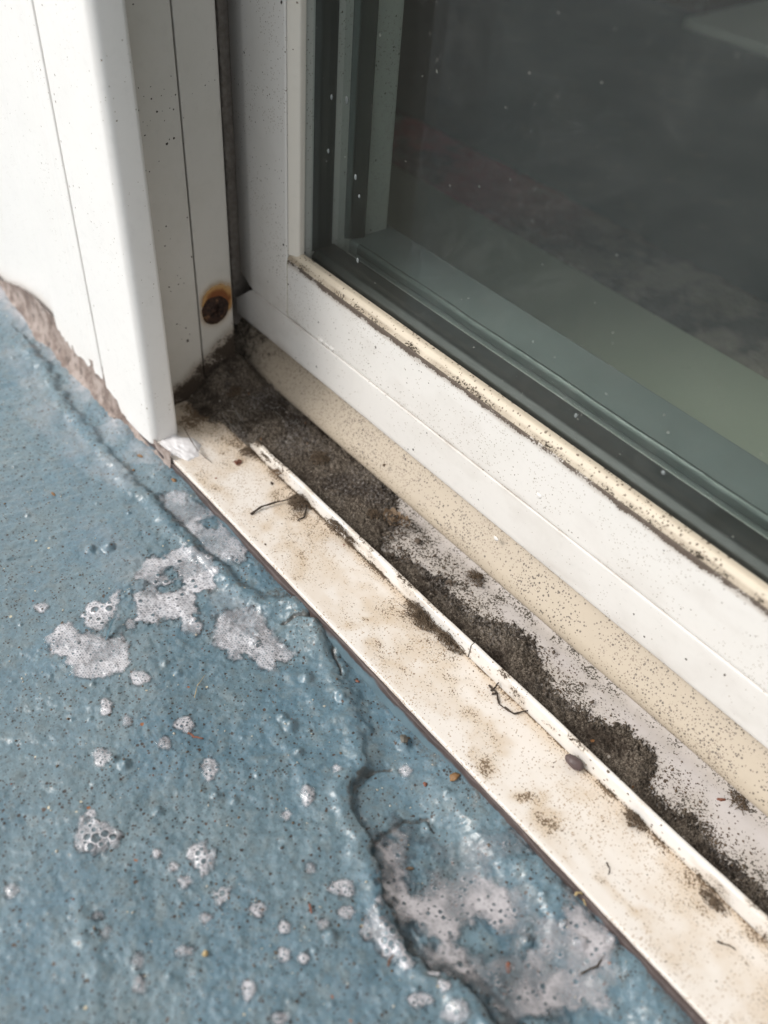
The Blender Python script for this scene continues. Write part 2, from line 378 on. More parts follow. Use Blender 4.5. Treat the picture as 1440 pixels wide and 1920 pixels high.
def outer(a, b, lo, hi):
    l = a-np.geomspace(.002, a-lo, 26)[::-1]; r = b+np.geomspace(.002, hi-b, 26); return l, r
lx, rx = outer(xf[0], xf[-1], -40, 40); ly, _ = outer(yf[0], yf[-1], -60, 1)
xs = np.concatenate([lx, xf, rx]); ys = np.concatenate([ly, yf])
GX, GY = np.meshgrid(xs, ys, indexing='ij')
FZ = floor_h(GX, GY)
# small lumps set in the paint
nb = 260
bx = rb.uniform(-.33, .06, nb); by = rb.uniform(-.03, .1, nb)
EXTRA = P([(170,1030),(205,1028),(78,625),(115,660),(310,1245),(590,1175),(575,1270),(640,1310),(690,1365),(235,1435),(405,1490),(440,1500),(620,1755),(530,1345),(545,1360),(560,1410),(298,1522),(365,1165),(805,1545),(845,1390),(757,1390),(480,1205),(1145,1765),(990,1760),(1090,1770),(1060,1735)])
bx = np.concatenate([bx, [p[0] for p in EXTRA]]); by = np.concatenate([by, [p[1] for p in EXTRA]])
br = np.concatenate([np.exp(rb.normal(np.log(.00058), .35, nb)), rb.uniform(.0013, .0024, len(EXTRA))])
for cx, cy, r in zip(bx, by, br):
    i0, i1 = np.searchsorted(xs, [cx-r, cx+r]); j0, j1 = np.searchsorted(ys, [cy-r, cy+r])
    if i1 > i0 and j1 > j0:
        q = ((GX[i0:i1, j0:j1]-cx)**2+(GY[i0:i1, j0:j1]-cy)**2)/r**2
        FZ[i0:i1, j0:j1] += np.clip(1-q, 0, 1)**1.3*r*.75
FZ = np.minimum(FZ, np.where(GY > .0965, -.0016, 1))
FZ = np.where(GY > .1, np.minimum(FZ, -.0056), FZ)
def floor_at(x, y):
    i = int(np.clip(np.searchsorted(xs, x), 0, len(xs)-1)); j = int(np.clip(np.searchsorted(ys, y), 0, len(ys)-1)); return FZ[i, j]
ds, ss_ = segdist(GX, GY, SEAM); d1, _s1 = segdist(GX, GY, L1); d0, _s0 = segdist(GX, GY, L0)
CRK = [P(l) for l in ([(530,1170),(560,1160),(590,1163),(612,1174)], [(577,1138),(584,1150),(583,1162)], [(612,1174),(622,1190),(626,1230),(640,1262)], [(700,1515+60),(760,1530),(805,1528),(812,1548)], [(590,1085),(604,1130),(630,1160)], [(672,1452),(700,1440),(735,1436)])]
dcr = np.full(GX.shape, 1e9)
for c_ in CRK:
    dd_, _ = segdist(GX+(fbm(GX*400, GY*400, 45)-.5)*.0016, GY+(fbm(GX*400, GY*400, 46)-.5)*.0016, c_); dcr = np.minimum(dcr, dd_)
FZ -= .0009*sst(.0006, .0001, dcr)
dirtF = .8*sst(.0007, .0002, dcr)+.55*sst(.009, .0005, ds)*fbm(GX*80, GY*80, 40)*1.6+.60*sst(.0022, .0003, d1)*sst(Y1440+.003, Y1440-.001, GY)+.45*sst(.004, .0005, d0)*fbm(GX*150, GY*150, 41)*1.5+.18*sst(.04, .1, GY)*fbm(GX*40, GY*40, 43)
low = (np.where(_s1 < 0, 0, 1)*sst(.03, .02, d1))
filmF = np.clip(.75*sst(.009, .003, ds)*sst(-.20, -.25, GX)+.35*sst(.016, .006, ds)*(fbm(GX*70, GY*70, 50) > .5)*sst(-.19, -.22, GX), 0, 1)
filmF = filmF+.30*sst(.55, .68, fbm(GX*22, GY*60, 55))*sst(.03, .09, GY)
wetF = sst(.45, .6, fbm(GX*16, GY*16, 61))
floor = mesh_obj('floor', np.stack([GX, GY, FZ], -1).reshape(-1, 3), grid_faces(len(xs), len(ys)), M['floor'], attrs={'dirt': dirtF, 'film': filmF, 'wet': wetF})
tag(floor, kind='structure')

# ================================================================ DOOR FRAME (sill, track, jamb)
frame = empty('sliding_door_frame', (-.23, .12, 0), 'dirty white sliding door frame with soiled sill track, speckled cream rail and rusty screw', 'door frame')
def K(o): return keep(o, frame)
XL = -.2345
def blob_attr(V, blobs, ax=(0, 1)):
    r = np.zeros(len(V))
    for cx, cy, rx_, ry_, st in blobs:
        q = ((V[:, ax[0]]-cx)/rx_)**2+((V[:, ax[1]]-cy)/ry_)**2
        r = np.maximum(r, st*1.22*np.exp(-q*.9))
    return r
def F0(l): return [(*tuple(onZ(u, v, 0))[:2], a, b, s) for u, v, a, b, s in l]
FLB = F0([(380,790,.012,.012,.75),(430,830,.008,.006,.6),(455,850,.006,.004,.55),(395,905,.007,.005,.42),(420,920,.006,.004,.3),(550,945,.006,.004,.45),(500,1000,.006,.006,.36),(545,1040,.005,.005,.42),(560,1060,.004,.004,.42),(470,970,.006,.004,.3),(620,1045,.012,.004,.30),
  (645,1140,.006,.003,.42),(690,1150,.004,.002,.52),(700,1200,.005,.003,.5),(720,1230,.006,.004,.42),(740,1250,.005,.004,.40),(800,1290,.010,.004,.32),(870,1280,.006,.003,.34),(900,1300,.01,.004,.3),(920,1380,.004,.004,.40),(905,1420,.004,.006,.5),(960,1470,.003,.003,.6),(895,1365,.007,.004,.34),(1000,1500,.006,.003,.5),(1020,1545,.005,.003,.55),(1050,1555,.004,.002,.5),(1050,1460,.012,.006,.26),
  (1120,1600,.008,.003,.3),(1150,1655,.004,.002,.45),(1250,1770,.006,.004,.28),(1350,1760,.006,.003,.33),(1370,1700,.006,.002,.35),(1130,1520,.02,.006,.28),(1290,1700,.02,.006,.24)])
def flange_dirt(V):
    W = V.copy(); W[:, 0] += (fbm(V[:, 0]*110, V[:, 1]*110, 27)-.5)*.020; W[:, 1] += (fbm(V[:, 0]*110, V[:, 1]*110, 29)-.5)*.012
    r = blob_attr(W, FLB)*(.6+.55*fbm(V[:, 0]*400, V[:, 1]*400, 26))
    x, y, z = V.T
    base = np.maximum(.95*sst(.1165, .1218, y)*(.26+.45*fbm(x*60, y*60, 31)), .85*sst(.1209, .1216, y)*(.5+.5*fbm(x*300, 0*x, 32)))          # grime against the rib
    wide = .26*sst(.40, .60, fbm(x*70, y*110, 34, 5))+.34*sst(.103, .119, y)*fbm(x*45, y*90, 33)
    r = np.maximum(r, np.maximum(base, wide))
    ch = (y > .1225)
    w_ = .80*sst(.153, .133, y)*fbm(x*120, y*120, 37)+.10+.50*sst(-.08, -.115, x)*sst(.3, .7, fbm(x*90, y*90, 38))+.55*sst(.144, .150, y)*fbm(x*60, y*90, 39)
    w_ = np.minimum(w_, .47)
    r = np.where(ch, w_, r)
    return np.where((z < -.0035) | (y < .0990), 0, r)
sx = np.concatenate([steps(XL-.02, .05, .0012), steps(.055, X2, .06)])
YF = .0983; YR = .1221
def sill_warp(V):
    x, y, z = V.T
    V[:, 2] += np.where(z > -.0035, (fbm(x*30, y*30, 71)-.5)*.0004, 0)
    V[:, 1] += np.where(y < .0995, (fbm(x*25, 0*x, 73)-.5)*.0005, 0)
    return V
sill = K(extrude('sill', [(YF, 0, .0005), (YR+.0003, 0, .0002), (YR+.0003, -.0075, .0003), (YF+.0006, -.0075, .0003), (YF, -.0013, .0003)],
   sx, 'x', M['flange'], step=.0012, attr=flange_dirt, warp=sill_warp))
K(extrude('channel_floor', [(YR+.0004, -.0032, .0003), (.1505, -.0031, .003), (.1545, .004, .002), (.1545, .010, .001), (.162, .010, .0005), (.162, -.0075, .0005), (YR+.0004, -.0075, .0003)], sx, 'x', M['channel'], step=.0012, attr=flange_dirt, warp=lambda V: V))
# brown adhesive under the sill nose
K(extrude('adhesive_line', [(YF-.0006, -.0012), (YF+.003, -.0012), (YF+.003, -.009), (YF-.0016, -.009)], np.concatenate([steps(XL, .05, .001), [X2]]), 'x', M['brown'], r=.0004, step=.0008,
  warp=lambda V: V+np.stack([0*V[:, 0], -(fbm(V[:, 0]*90, V[:, 2]*300, 80)-.42)*.0022, (fbm(V[:, 0]*200, V[:, 2]*0, 81)-.5)*.0005], -1)))
# track rib in two lengths, with a chipped start and a step where they meet
def rib_dirt(V):
    x, y, z = V.T
    return np.where(y < YR+.0002, .7*sst(.0022, .0, z)*(.35+fbm(x*90, z*0, 90))+.15*fbm(x*300, z*300, 92), .20)+.28*sst(.50, .66, fbm(x*170, z*300, 95))+.45*sst(-.16, -.19, x)*fbm(x*200, z*200, 94)
xb = onZ(883, 1209, .0055)[0]; xr0 = onZ(467, 822, .0055)[0]
def rib_warp(V):
    x, y, z = V.T.copy()
    top = sst(.003, .005, z)
    V[:, 2] -= top*(.0030*sst(xr0+.003, xr0, x)+.0010*(fbm(x*120, 0*x, 96)-.4)*sst(-.13, -.17, x)+.0003*(fbm(x*60, 0*x, 97)-.5)*2)
    V[:, 1] += (fbm(x*22, 0*x, 98)-.5)*.0007
    return V
RP = [(YR-.0001, -.0006, .0001), (YR+.0000, .0056, .0006), (YR+.0015, .0058, .0006), (YR+.0016, -.0035, .0001)]
K(extrude('track_rib', RP, steps(xr0, xb, .0009), 'x', M['rib'], step=.0006, attr=rib_dirt, warp=rib_warp))
RP2 = [(YR+.0003, -.0006, .0001), (YR+.0004, .0054, .0006), (YR+.0019, .0056, .0006), (YR+.0020, -.0035, .0001)]
K(extrude('track_rib', RP2, np.concatenate([steps(xb+.0002, .05, .0009), [X2]]), 'x', M['rib'], step=.0006, attr=rib_dirt, warp=rib_warp))
# cream rail below the door
def cream_dirt_shade(V):
    x, y, z = V.T
    return .08+.18*fbm(x*50, z*200, 101)+.45*sst(-.212, -.240, x)+.13*sst(.008, .0145, z)*sst(.35, .6, fbm(x*45, z*90, 103))  # left end darkened for painted door-overhang shade as well as dirt
K(extrude('cream_rail', [(.1466, .0028, .0020), (.1490, -.0006, .0022), (.162, -.0006, .001), (.162, .0195, .001), (.1562, .0180, .001), (.1474, .0056, .0016)], np.concatenate([steps(-.247, .05, .0015), [X2]]), 'x', M['cream'], step=.0012, attr=cream_dirt_shade))
# jamb: side face towards the door opening, in two strips with a groove between
XJ = -.230; ZT = 2.05
def jamb_attr(V):
    x, y, z = V.T
    sl_ = -.001+(y-.112)*.62
    return .95*sst(.012, .0, z-sl_)*(.55+.6*fbm(y*300, z*300, 111))+.12*fbm(y*90, z*40, 112)
jz = np.concatenate([steps(-.004, .14, .0012), [.2, .4, ZT]])
yj = lambda a: abs(XJ)*math.tan(math.radians(180-a))
YG = yj(151.07); YE = yj(148.42)
K(extrude('jamb_strip', [(XJ, .1010, .0003), (XJ, YG-.0006, .0004), (XJ-.0016, YG-.0006, .0001), (XJ-.006, YG-.0006, .0002), (XJ-.006, .1010, .0002)], jz, 'z', M['jamb'], step=.0014, attr=jamb_attr))
K(extrude('jamb_strip', [(XJ-.0009, YG+.0004, .0003), (XJ-.0009, YE-.0008, .0012), (XJ-.0022, YE, .0008), (XJ-.010, YE, .0002), (XJ-.010, YG+.0004, .0002)], jz, 'z', M['jamb'], step=.0014, attr=jamb_attr))
K(extrude('jamb_core', [(XJ-.0065, .1012), (XJ-.0065, YE-.001), (XJ-.05, YE-.001), (XJ-.05, .1012)], [-.004, ZT], 'z', M['gap'], r=.0003))
K(extrude('jamb_core', [(-.2522, YE-.0009), (-.2522, .19), (-.28, .19), (-.28, YE-.0009)], [-.004, ZT], 'z', M['gap'], r=.0003))
# screw with rust
def screw():
    c = onX(403, 581, XJ-.0009); rr = .0053
    bm = bmesh.new(); rings = []
    prof = [(0, .0016), (.18, .0016), (.42, .0019), (.68, .0017), (.88, .0011), (1.0, .0001), (1.0, -.0006)]
    N_ = 40
    for q, h in prof[1:]:
        rg = []
        for k in range(N_):
            a = 2*math.pi*k/N_; r = rr*q*(1+.035*math.sin(a*3+1)+.02*math.sin(a*7))
            hh = h
            cr = min(abs(math.cos(a)), abs(math.sin(a)))
            if q < .6 and cr < .26: hh = h-.0008*(1-q*.6)
            rg.append(bm.verts.new((hh+random.uniform(-.00008, .00008), r*math.cos(a), r*math.sin(a))))
        rings.append(rg)
    ce = bm.verts.new((.0002, 0, 0))
    for k in range(N_): bm.faces.new((ce, rings[0][k], rings[0][(k+1) % N_]))
    for a, b in zip(rings, rings[1:]):
        for k in range(N_): bm.faces.new((a[k], b[k], b[(k+1) % N_], a[(k+1) % N_]))
    me = bpy.data.meshes.new('screw'); bm.normal_update(); bm.to_mesh(me); bm.free()
    o = bpy.data.objects.new('screw', me); COL.objects.link(o); o.location = c; keep(o, frame)
    m = NT('rusted_steel'); cc = m.mix(m.ss(.35, .65, m.noise(700, 4)), (.018, .010, .008), (.055, .028, .018)); cc = m.mix(m.ss(.6, .7, m.noise(400, 3, off=1)), cc, (.17, .09, .045))
    me.materials.append(m.done(m.bsdf(cc, .75, m.bump(m.noise(900, 4), .9, .0006), spec=.3)))
    # rust bleeding into the paint: a thin stained ring bonded to the strip
    mats = []
    n = 60; V = []; F = []; A = []
    for i in range(22):
        r = .0048+.0095*i/21
        for k in range(n):
            a = 2*math.pi*k/n; V.append((.00006, r*math.cos(a), r*math.sin(a)*1.0)); 
            up = math.sin(a+.45); t = i/21
            ext = .35+.5*max(0, up)
            A.append(max(0, 1-(t)/ext)**1.3*(.30+.70*max(0, up)**.7 if up > 0 else .30))
    for i in range(21):
        for k in range(n): F.append((i*n+k, i*n+(k+1) % n, (i+1)*n+(k+1) % n, (i+1)*n+k))
    V = np.array(V); A = np.array(A)
    ylo, yhi = YG+.0004-c[1], YE-.0009-c[1]
    V[:, 1] = np.clip(V[:, 1], ylo, yhi)
    m = NT('rust_stain'); a = m.attr('alpha')
    nz = m.ss(0, 1, m.math('ADD', a, m.math('MULTIPLY', m.math('SUBTRACT', m.noise(500, 4), .5), m.math('MULTIPLY', a, .8))))
    cc = m.mix(m.ss(.25, .8, nz), (.52, .30, .10), (.20, .06, .012))
    b = m.bsdf(cc, .6); tr = m.n('ShaderNodeBsdfTransparent'); mx = m.n('ShaderNodeMixShader')
    m.t.links.new(m.math('MINIMUM', m.math('MULTIPLY', nz, 2.2), .97), mx.inputs[0]); m.t.links.new(tr.outputs[0], mx.inputs[1]); m.t.links.new(b, mx.inputs[2])
    st = mesh_obj('rust_stain', V, F, m.done(mx.outputs[0]), None, True, {'alpha': A}); st.location = c; keep(st, frame)
screw()
# pile weatherstrip between jamb and door
K(extrude('weatherstrip', [(-.2520, .1505), (-.2458, .1505), (-.2458, .158), (-.2520, .158)], np.concatenate([steps(.012, .14, .0008), [ZT]]), 'z', M['fleece'], r=.0008, step=.0009,
  warp=lambda V: V+np.stack([(vn(V[:, 2]*1500, V[:, 1]*1500, 5)-.5)*.0006, (vn(V[:, 2]*1500, V[:, 0]*1500, 7)-.5)*.0008, 0*V[:, 0]], -1)))

# ================================================================ DOOR LEAF
door = empty('sliding_door', (-.2, .15, .0187), 'white sliding glass door leaf with tinted double glazing and grimy cream glazing bead', 'door')
def D(o): return keep(o, door)
YD = .150
zt = lambda y, a: CAMH-y*math.tan(math.radians(a))
Zb, Zs, Zk = zt(YD, 50.42), zt(YD, 47.87), zt(YD, 43.93)
xa = lambda y, a: -y/math.tan(math.radians(180-a))
XBo, XGo = xa(YD, 144.63), xa(.1520, 143.74)
XS0 = xa(YD+.0035, 147.95); XS1 = xa(YD, 147.2)
def rail_dirt(V):
    x, y, z = V.T
    g = .95*sst(.0030, .0002, np.abs(z-Zk)+(x < XBo)*1)*(.45+.6*fbm(x*140, z*0, 121))
    return np.where(y < YD+.003, g+.16*sst(.42, .62, fbm(x*45, z*130, 122))+.16*sst(.005, 0, z-Zb)+.30*sst(.0012, .0, np.abs(z-Zs))*fbm(x*200, z*0, 123), 0)
dx_ = np.concatenate([steps(XBo+.0004, .06, .0012), steps(.07, X2, .08)])
D(extrude('bottom_rail', [(YD, Zs+.0002, .0004), (YD, Zk, .0005), (YD+.0035, Zk+.0012, .0003), (YD+.0035, Zk-.003, .0003), (YD+.040, Zk-.003, .001), (YD+.040, Zs+.0002, .0003)], dx_, 'x', M['door'], step=.0011, attr=rail_dirt))
# lower skirt of the rail with a clipped end corner
def skirt():
    pf = fillet([(YD-.0003, Zb, .0012), (YD-.0003, Zs-.0001, .0005), (YD+.012, Zs-.0001, .0003), (YD+.012, Zb, .0003)], .0004)
    pf = np.array(resample(pf, .0011)); ts = np.concatenate([steps(-.2428, .06, .0012), steps(.07, X2, .08)])
    V = np.zeros((len(ts), len(pf), 3)); V[:, :, 0] = ts[:, None]; V[:, :, 1] = pf[:, 0]; V[:, :, 2] = pf[:, 1]
    lim = Zs-.0001-np.clip((-.2322-ts)/(.0105), 0, 1)*.0085
    V[:, :, 2] = np.minimum(V[:, :, 2], lim[:, None]); V = V.reshape(-1, 3)
    n = len(pf); m = len(ts); i = np.arange(m-1)[:, None]; j = np.arange(n)[None, :]; j2 = (j+1) % n
    F = np.stack([i*n+j, (i+1)*n+j, (i+1)*n+j2, i*n+j2], -1).reshape(-1, 4).tolist(); F.append(list(range(n))); F.append(list(range((m-1)*n, m*n))[::-1])
    o = mesh_obj('rail_skirt', V, F, M['door'], None, True, {'dirt': rail_dirt(V)})
    try: o.data.set_sharp_from_angle(angle=math.radians(35))
    except Exception: pass
    return o
D(skirt())
# stile
def stile_dirt(V): x, y, z = V.T; return .14*fbm(x*60, z*30, 131)+.3*sst(.05, .036, z)*fbm(x*200, z*200, 132)
sz = np.concatenate([steps(Zs+.0001, .14, .0016), [.3, ZT]])
D(extrude('stile', [(XS0, YD+.0035, .0006), (XS1, YD, .0010), (XBo, YD, .0005), (XBo, YD+.0035, .0003), (XBo+.0030, YD+.0040, .0003), (XBo+.0030, YD+.040, .0006), (XS0, YD+.040, .0006)], sz, 'z', M['door'], step=.0014, attr=stile_dirt))
# slit between stile and rail
D(extrude('joint_gap', [(XBo-.0002, YD+.0001), (XBo+.0009, YD+.0001), (XBo+.0009, YD+.0012), (XBo-.0002, YD+.0012)], [Zs, Zk-.0004], 'z', M['groove'], r=.0001))
D(extrude('glazing_bead', [(YD-.0001, Zk+.0002, .0005), (YD+.0022, zt(YD+.0022, 42.98), .0006), (YD+.0042, zt(YD+.0022, 42.98), .0005), (YD+.0042, Zk+.0012, .0003), (YD+.0034, Zk+.0002, .0001)], np.concatenate([steps(XBo+.0001, .06, .0012), [X2]]), 'x', M['bead'], step=.0007,
  attr=lambda V: np.where(V[:, 2] < Zk+.0012, .45*fbm(V[:, 0]*150, V[:, 2]*0, 141)+.2, .16)))
D(extrude('glazing_bead', [(XBo+.0003, YD+.0002, .0005), (XGo, YD+.0020, .0006), (XGo, YD+.0042, .0003), (XBo+.0003, YD+.0038, .0003)], np.concatenate([steps(Zk+.002, .14, .002), [ZT]]), 'z', M['beadv']))
YGl = YD+.0043; zb0 = zt(YD+.0022, 42.98)
def slab(name, x0, x1, y0, y1, z0, z1, mat, r=.0002): return extrude(name, [(y0, z0), (y0, z1), (y1, z1), (y1, z0)], [x0, x1], 'x', mat, r=r)
D(slab('glass_pane', XGo-.0022, X2, YGl, YGl+.003, zb0-.003, ZT, M['glass'], 0))
D(slab('glass_pane', XGo-.0022, X2, YGl+.0140, YGl+.0170, zb0-.003, ZT, M['glass2'], 0))
# spacer, gaskets and inner stops seen through the glass (bottom then side)
ZI = zb0-.0006; XI = XGo-.0005
D(extrude('spacer_bar', [(YGl+.0031, ZI-.003), (YGl+.0031, ZI-.0012), (YGl+.0050, ZI+.0006), (YGl+.0120, ZI+.0006), (YGl+.0139, ZI-.0012), (YGl+.0139, ZI-.003)], [XI, X2], 'x', M['spacer'], r=.0006))
D(extrude('spacer_bar', [(XI-.003, YGl+.0031), (XI-.0010, YGl+.0031), (XI+.0006, YGl+.0050), (XI+.0006, YGl+.0105), (XI-.0008, YGl+.0120), (XI-.003, YGl+.0120)], [ZI, ZT], 'z', M['spacer'], r=.0006))
yi = YGl+.0171
def wav(V):
    V = V.copy(); V[:, 2] += (fbm(V[:, 0]*60, V[:, 1]*0, 151)-.5)*.0007; return V
D(extrude('inner_gasket', [(yi, ZI-.002), (yi, ZI+.0005), (yi+.0008, ZI+.0016), (yi+.0020, ZI+.0010), (yi+.0020, ZI-.002)], np.concatenate([steps(XI+.006, .08, .002), [X2]]), 'x', M['seal'], r=.0004, warp=wav))
D(extrude('inner_gasket', [(XI-.003, yi-.0003), (XI-.0002, yi-.0003), (XI+.0012, yi+.0006), (XI+.0004, yi+.0022), (XI-.003, yi+.0022)], np.concatenate([steps(ZI+.001, .14, .002), [ZT]]), 'z', M['seal'], r=.0004,
  warp=lambda V: V+np.stack([(fbm(V[:, 2]*70, V[:, 1]*0, 153)-.5)*.0010, 0*V[:, 0], 0*V[:, 0]], -1)))
yl = CAMH-ZI; yl = (CAMH-ZI)/math.tan(math.radians(36.45))
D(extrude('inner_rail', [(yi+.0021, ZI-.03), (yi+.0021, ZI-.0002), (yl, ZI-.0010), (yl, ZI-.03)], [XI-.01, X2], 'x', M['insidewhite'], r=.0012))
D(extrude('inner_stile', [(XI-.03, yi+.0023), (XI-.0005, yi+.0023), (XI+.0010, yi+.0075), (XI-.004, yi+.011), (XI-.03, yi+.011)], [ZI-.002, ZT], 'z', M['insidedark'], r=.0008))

# ================================================================ CORNER POST / TRIM
post = empty('corner_post', (-.235, .0975, ZF), 'bright white metal corner post beside the door with one long vertical groove', 'post')
def Q(o): return keep(o, post)
YP = .0972; xg = xa(YP, 158.75)
pz0 = ZF-.001
def post_bottom(V):
    return V
Q(extrude('post_cover', [(xg+.0006, YP+.0006, .0006), (xg+.0016, YP, .0006), (-.2350, YP, .0008), (-.2345, YP-.0004, .0008), (-.2245, YP-.0005, .002), (-.2178, YP, .0010), (-.2158, YP+.0016, .0012), (-.2148, .1056, .0010), (-.2156, .1066, .0003), (-.2250, .1066, .0003), (xg+.0004, .1066, .0003)], [-.0012, .05, .1, .2, .5, ZT], 'z', M['post'], r=.0006))
Q(extrude('post_trim', [(xg-.0006, YP+.0003, .0007), (xg-.0004, .110, .0003), (-.90, .118, .0003), (-.90, YP+.0030, .0003), (xa(.0985, 161.1)-.004, YP+.0022, .0015), (xa(.0985, 161.1), YP+.0006, .0015), (xg-.0125, YP+.0004, .002), (xg-.0095, YP+.0008, .002), (xg-.0065, YP+.0003, .002)], [-.0012, .05, .1, .2, .5, ZT], 'z', M['post'], r=.0006))
Q(extrude('post_groove', [(xg-.0012, YP+.0022), (xg+.0012, YP+.0022), (xg+.0012, .108), (xg-.0012, .108)], [-.0012, ZT], 'z', M['groove'], r=.0002))
# house wall left of the post, one sheet of panel
wl = extrude('wall', [(-.9001, .1005), (-.9001, .30), (-3.0, .30), (-3.0, .1005)], [-.012, 2.9], 'z', M['post'], r=.001); tag(wl, kind='structure')

# sealant smeared along the foot of the post
def sealant():
    top = [(-40,500),(0,527),(30,537),(62,560),(100,602),(125,640),(150,668),(190,692),(212,720),(222,752),(235,786),(262,806),(290,832),(330,862)]
    ts = steps(-.36, -.205, .0006); us = np.linspace(0, 1, 22)
    T = np.array([tuple(onY(u, v, YP-.0004)) for u, v in top]); o_ = np.argsort(T[:, 0]); T = T[o_]
    ht = np.interp(ts, T[:, 0], np.clip(T[:, 2], -.0005, .02))+(fbm(ts*150, ts*0, 160)-.5)*.0012
    wd = np.interp(ts, [-.36, -.30, -.262, -.235, -.215, -.205], [.0035, .006, .0050, .0038, .0020, .0012])*(.8+.5*fbm(ts*90, ts*0, 162))
    V = np.zeros((len(ts), len(us), 3))
    for k, u in enumerate(us):
        a = u*math.pi/2
        V[:, k, 0] = ts; V[:, k, 1] = YP+.0006-(wd+.0006)*(1-math.cos(a)**1)*1.0; V[:, k, 2] = (ZF-.0008)+(ht-(ZF-.0008))*(1-math.sin(a)**.9)
    n = (fbm(V[:, :, 0]*170, (V[:, :, 1]-V[:, :, 2])*170, 165, 3)-.5)
    V[:, :, 1] -= n*.0009; V[:, :, 2] += n*.0007
    m = NT('old_brown_sealant'); n1 = m.noise(160, 5, .65)
    c = m.mix(m.ss(.35, .65, n1), (.16, .115, .095), (.36, .30, .27)); c = m.mix(m.ss(.55, .7, m.noise(330, 4, off=1)), c, (.10, .075, .065))
    M['sealant'] = m.done(m.bsdf(c, .6, m.bump(m.noise(400, 3), .4, .0005)))
    ob = mesh_obj('sealant_bead', V.reshape(-1, 3), grid_faces(len(ts), len(us)), M['sealant'])
    tag(ob, 'lumpy brown sealant bead smeared along the foot of the white post', 'sealant')
sealant()

# ================================================================ ROOM BEHIND THE GLASS
def room():
    m = NT('room_floor'); n = m.noise(14, 4)
    c = m.mix(m.ss(.3, .7, n), (.09, .10, .098), (.14, .145, .135)); c = m.mix(m.ss(.55, .75, m.noise(45, 3, off=2)), c, (.17, .165, .15))
    M['roomfloor'] = m.done(m.bsdf(c, .5))
    o = slab('interior_floor', -3, 4, .285, 5, -.05, 0, M['roomfloor'], 0); tag(o, kind='structure')
    mw = simple('room_wall_paint', (.45, .45, .42), .8, 50)
    for nm, a in (('interior_wall', (-3.06, -3, .30, 5, -.05, 2.6)), ('interior_wall', (4, 4.06, .30, 5, -.05, 2.6)), ('interior_wall', (-3.06, 4.06, 5, 5.06, -.05, 2.6)), ('interior_ceiling', (-3.06, 4.06, .16, 5.06, 2.6, 2.66)), ('facade', (-3.0, 4.06, .11, .16, 2.06, 2.9)), ('facade', (X2+.001, 4.06, .11, .30, -.05, 2.055))):
        tag(slab(nm, *a, mw, 0), kind='structure')
    # inner threshold board, then a mottled dark rug
    b = slab('threshold_board', -.40, X2, yl+.004, .2838, -.02, .020, M['insidegreen'], .001); keep(b, frame)
    yb = (CAMH-.0)/math.tan(math.radians(29.3))
    m = NT('mottled_rug'); n = m.noise(38, 4, .6); n2 = m.noise(300, 3)
    c = m.mix(m.ss(.4, .6, n), (.10, .09, .09), (.36, .29, .25)); 
    sep = m.n('ShaderNodeSeparateXYZ'); m.t.links.new(m.tc, sep.inputs[0])
    red = m.math('MULTIPLY', m.ss(-.20, -.34, sep.outputs[0]), m.ss(.35, .6, m.noise(25, 3, off=1)))
    c = m.mix(red, c, (.75, .05, .09)); c = m.mix(m.math('MULTIPLY', n2, .4), c, (.11, .10, .10))
    M['rug'] = m.done(m.bsdf(c, .95, m.bump(n2, .8, .002)))
    xx = steps(-.9, .9, .006); yy = steps(.30, yb, .004); A, B = np.meshgrid(xx, yy, indexing='ij')
    zz = .0085+(vn(A*300, B*300, 3)-.5)*.002; e = np.minimum(np.minimum(A-xx[0], xx[-1]-A), np.minimum(B-yy[0], yy[-1]-B)); zz = np.where(e < .002, .0003, zz)
    tag(mesh_obj('rug', np.stack([A, B, zz], -1).reshape(-1, 3), grid_faces(len(xx), len(yy)), M['rug']), 'dark mottled rug with a maroon end lying behind the door glass', 'rug')
    c0 = onZ(1280, 55, 0)
    mb = simple('dark_brown_wood', (.10, .035, .025), .5, 30, .2, .4); ml = simple('pale_board', (.90, .84, .76), .5, 30, .2, .1)
    t = empty('wooden_cabinet', (c0[0]-.3, c0[1]+.2, 0), 'dark brown wooden cabinet base far behind the glass at top right', 'cabinet')
    keep(slab('cabinet_body', -1.4, c0[0]-.004, c0[1]+.02, c0[1]+.5, .03, .8, mb, .004), t)
    keep(slab('plinth', -1.38, c0[0]-.012, c0[1]+.045, c0[1]+.48, 0, .0296, mb, .002), t)
    o = slab('pale_board', c0[0], 1.5, c0[1], c0[1]+.45, .0006, .008, ml, .002); tag(o, 'pale board lying on the dark indoor floor beside the brown cabinet', 'board')
room()

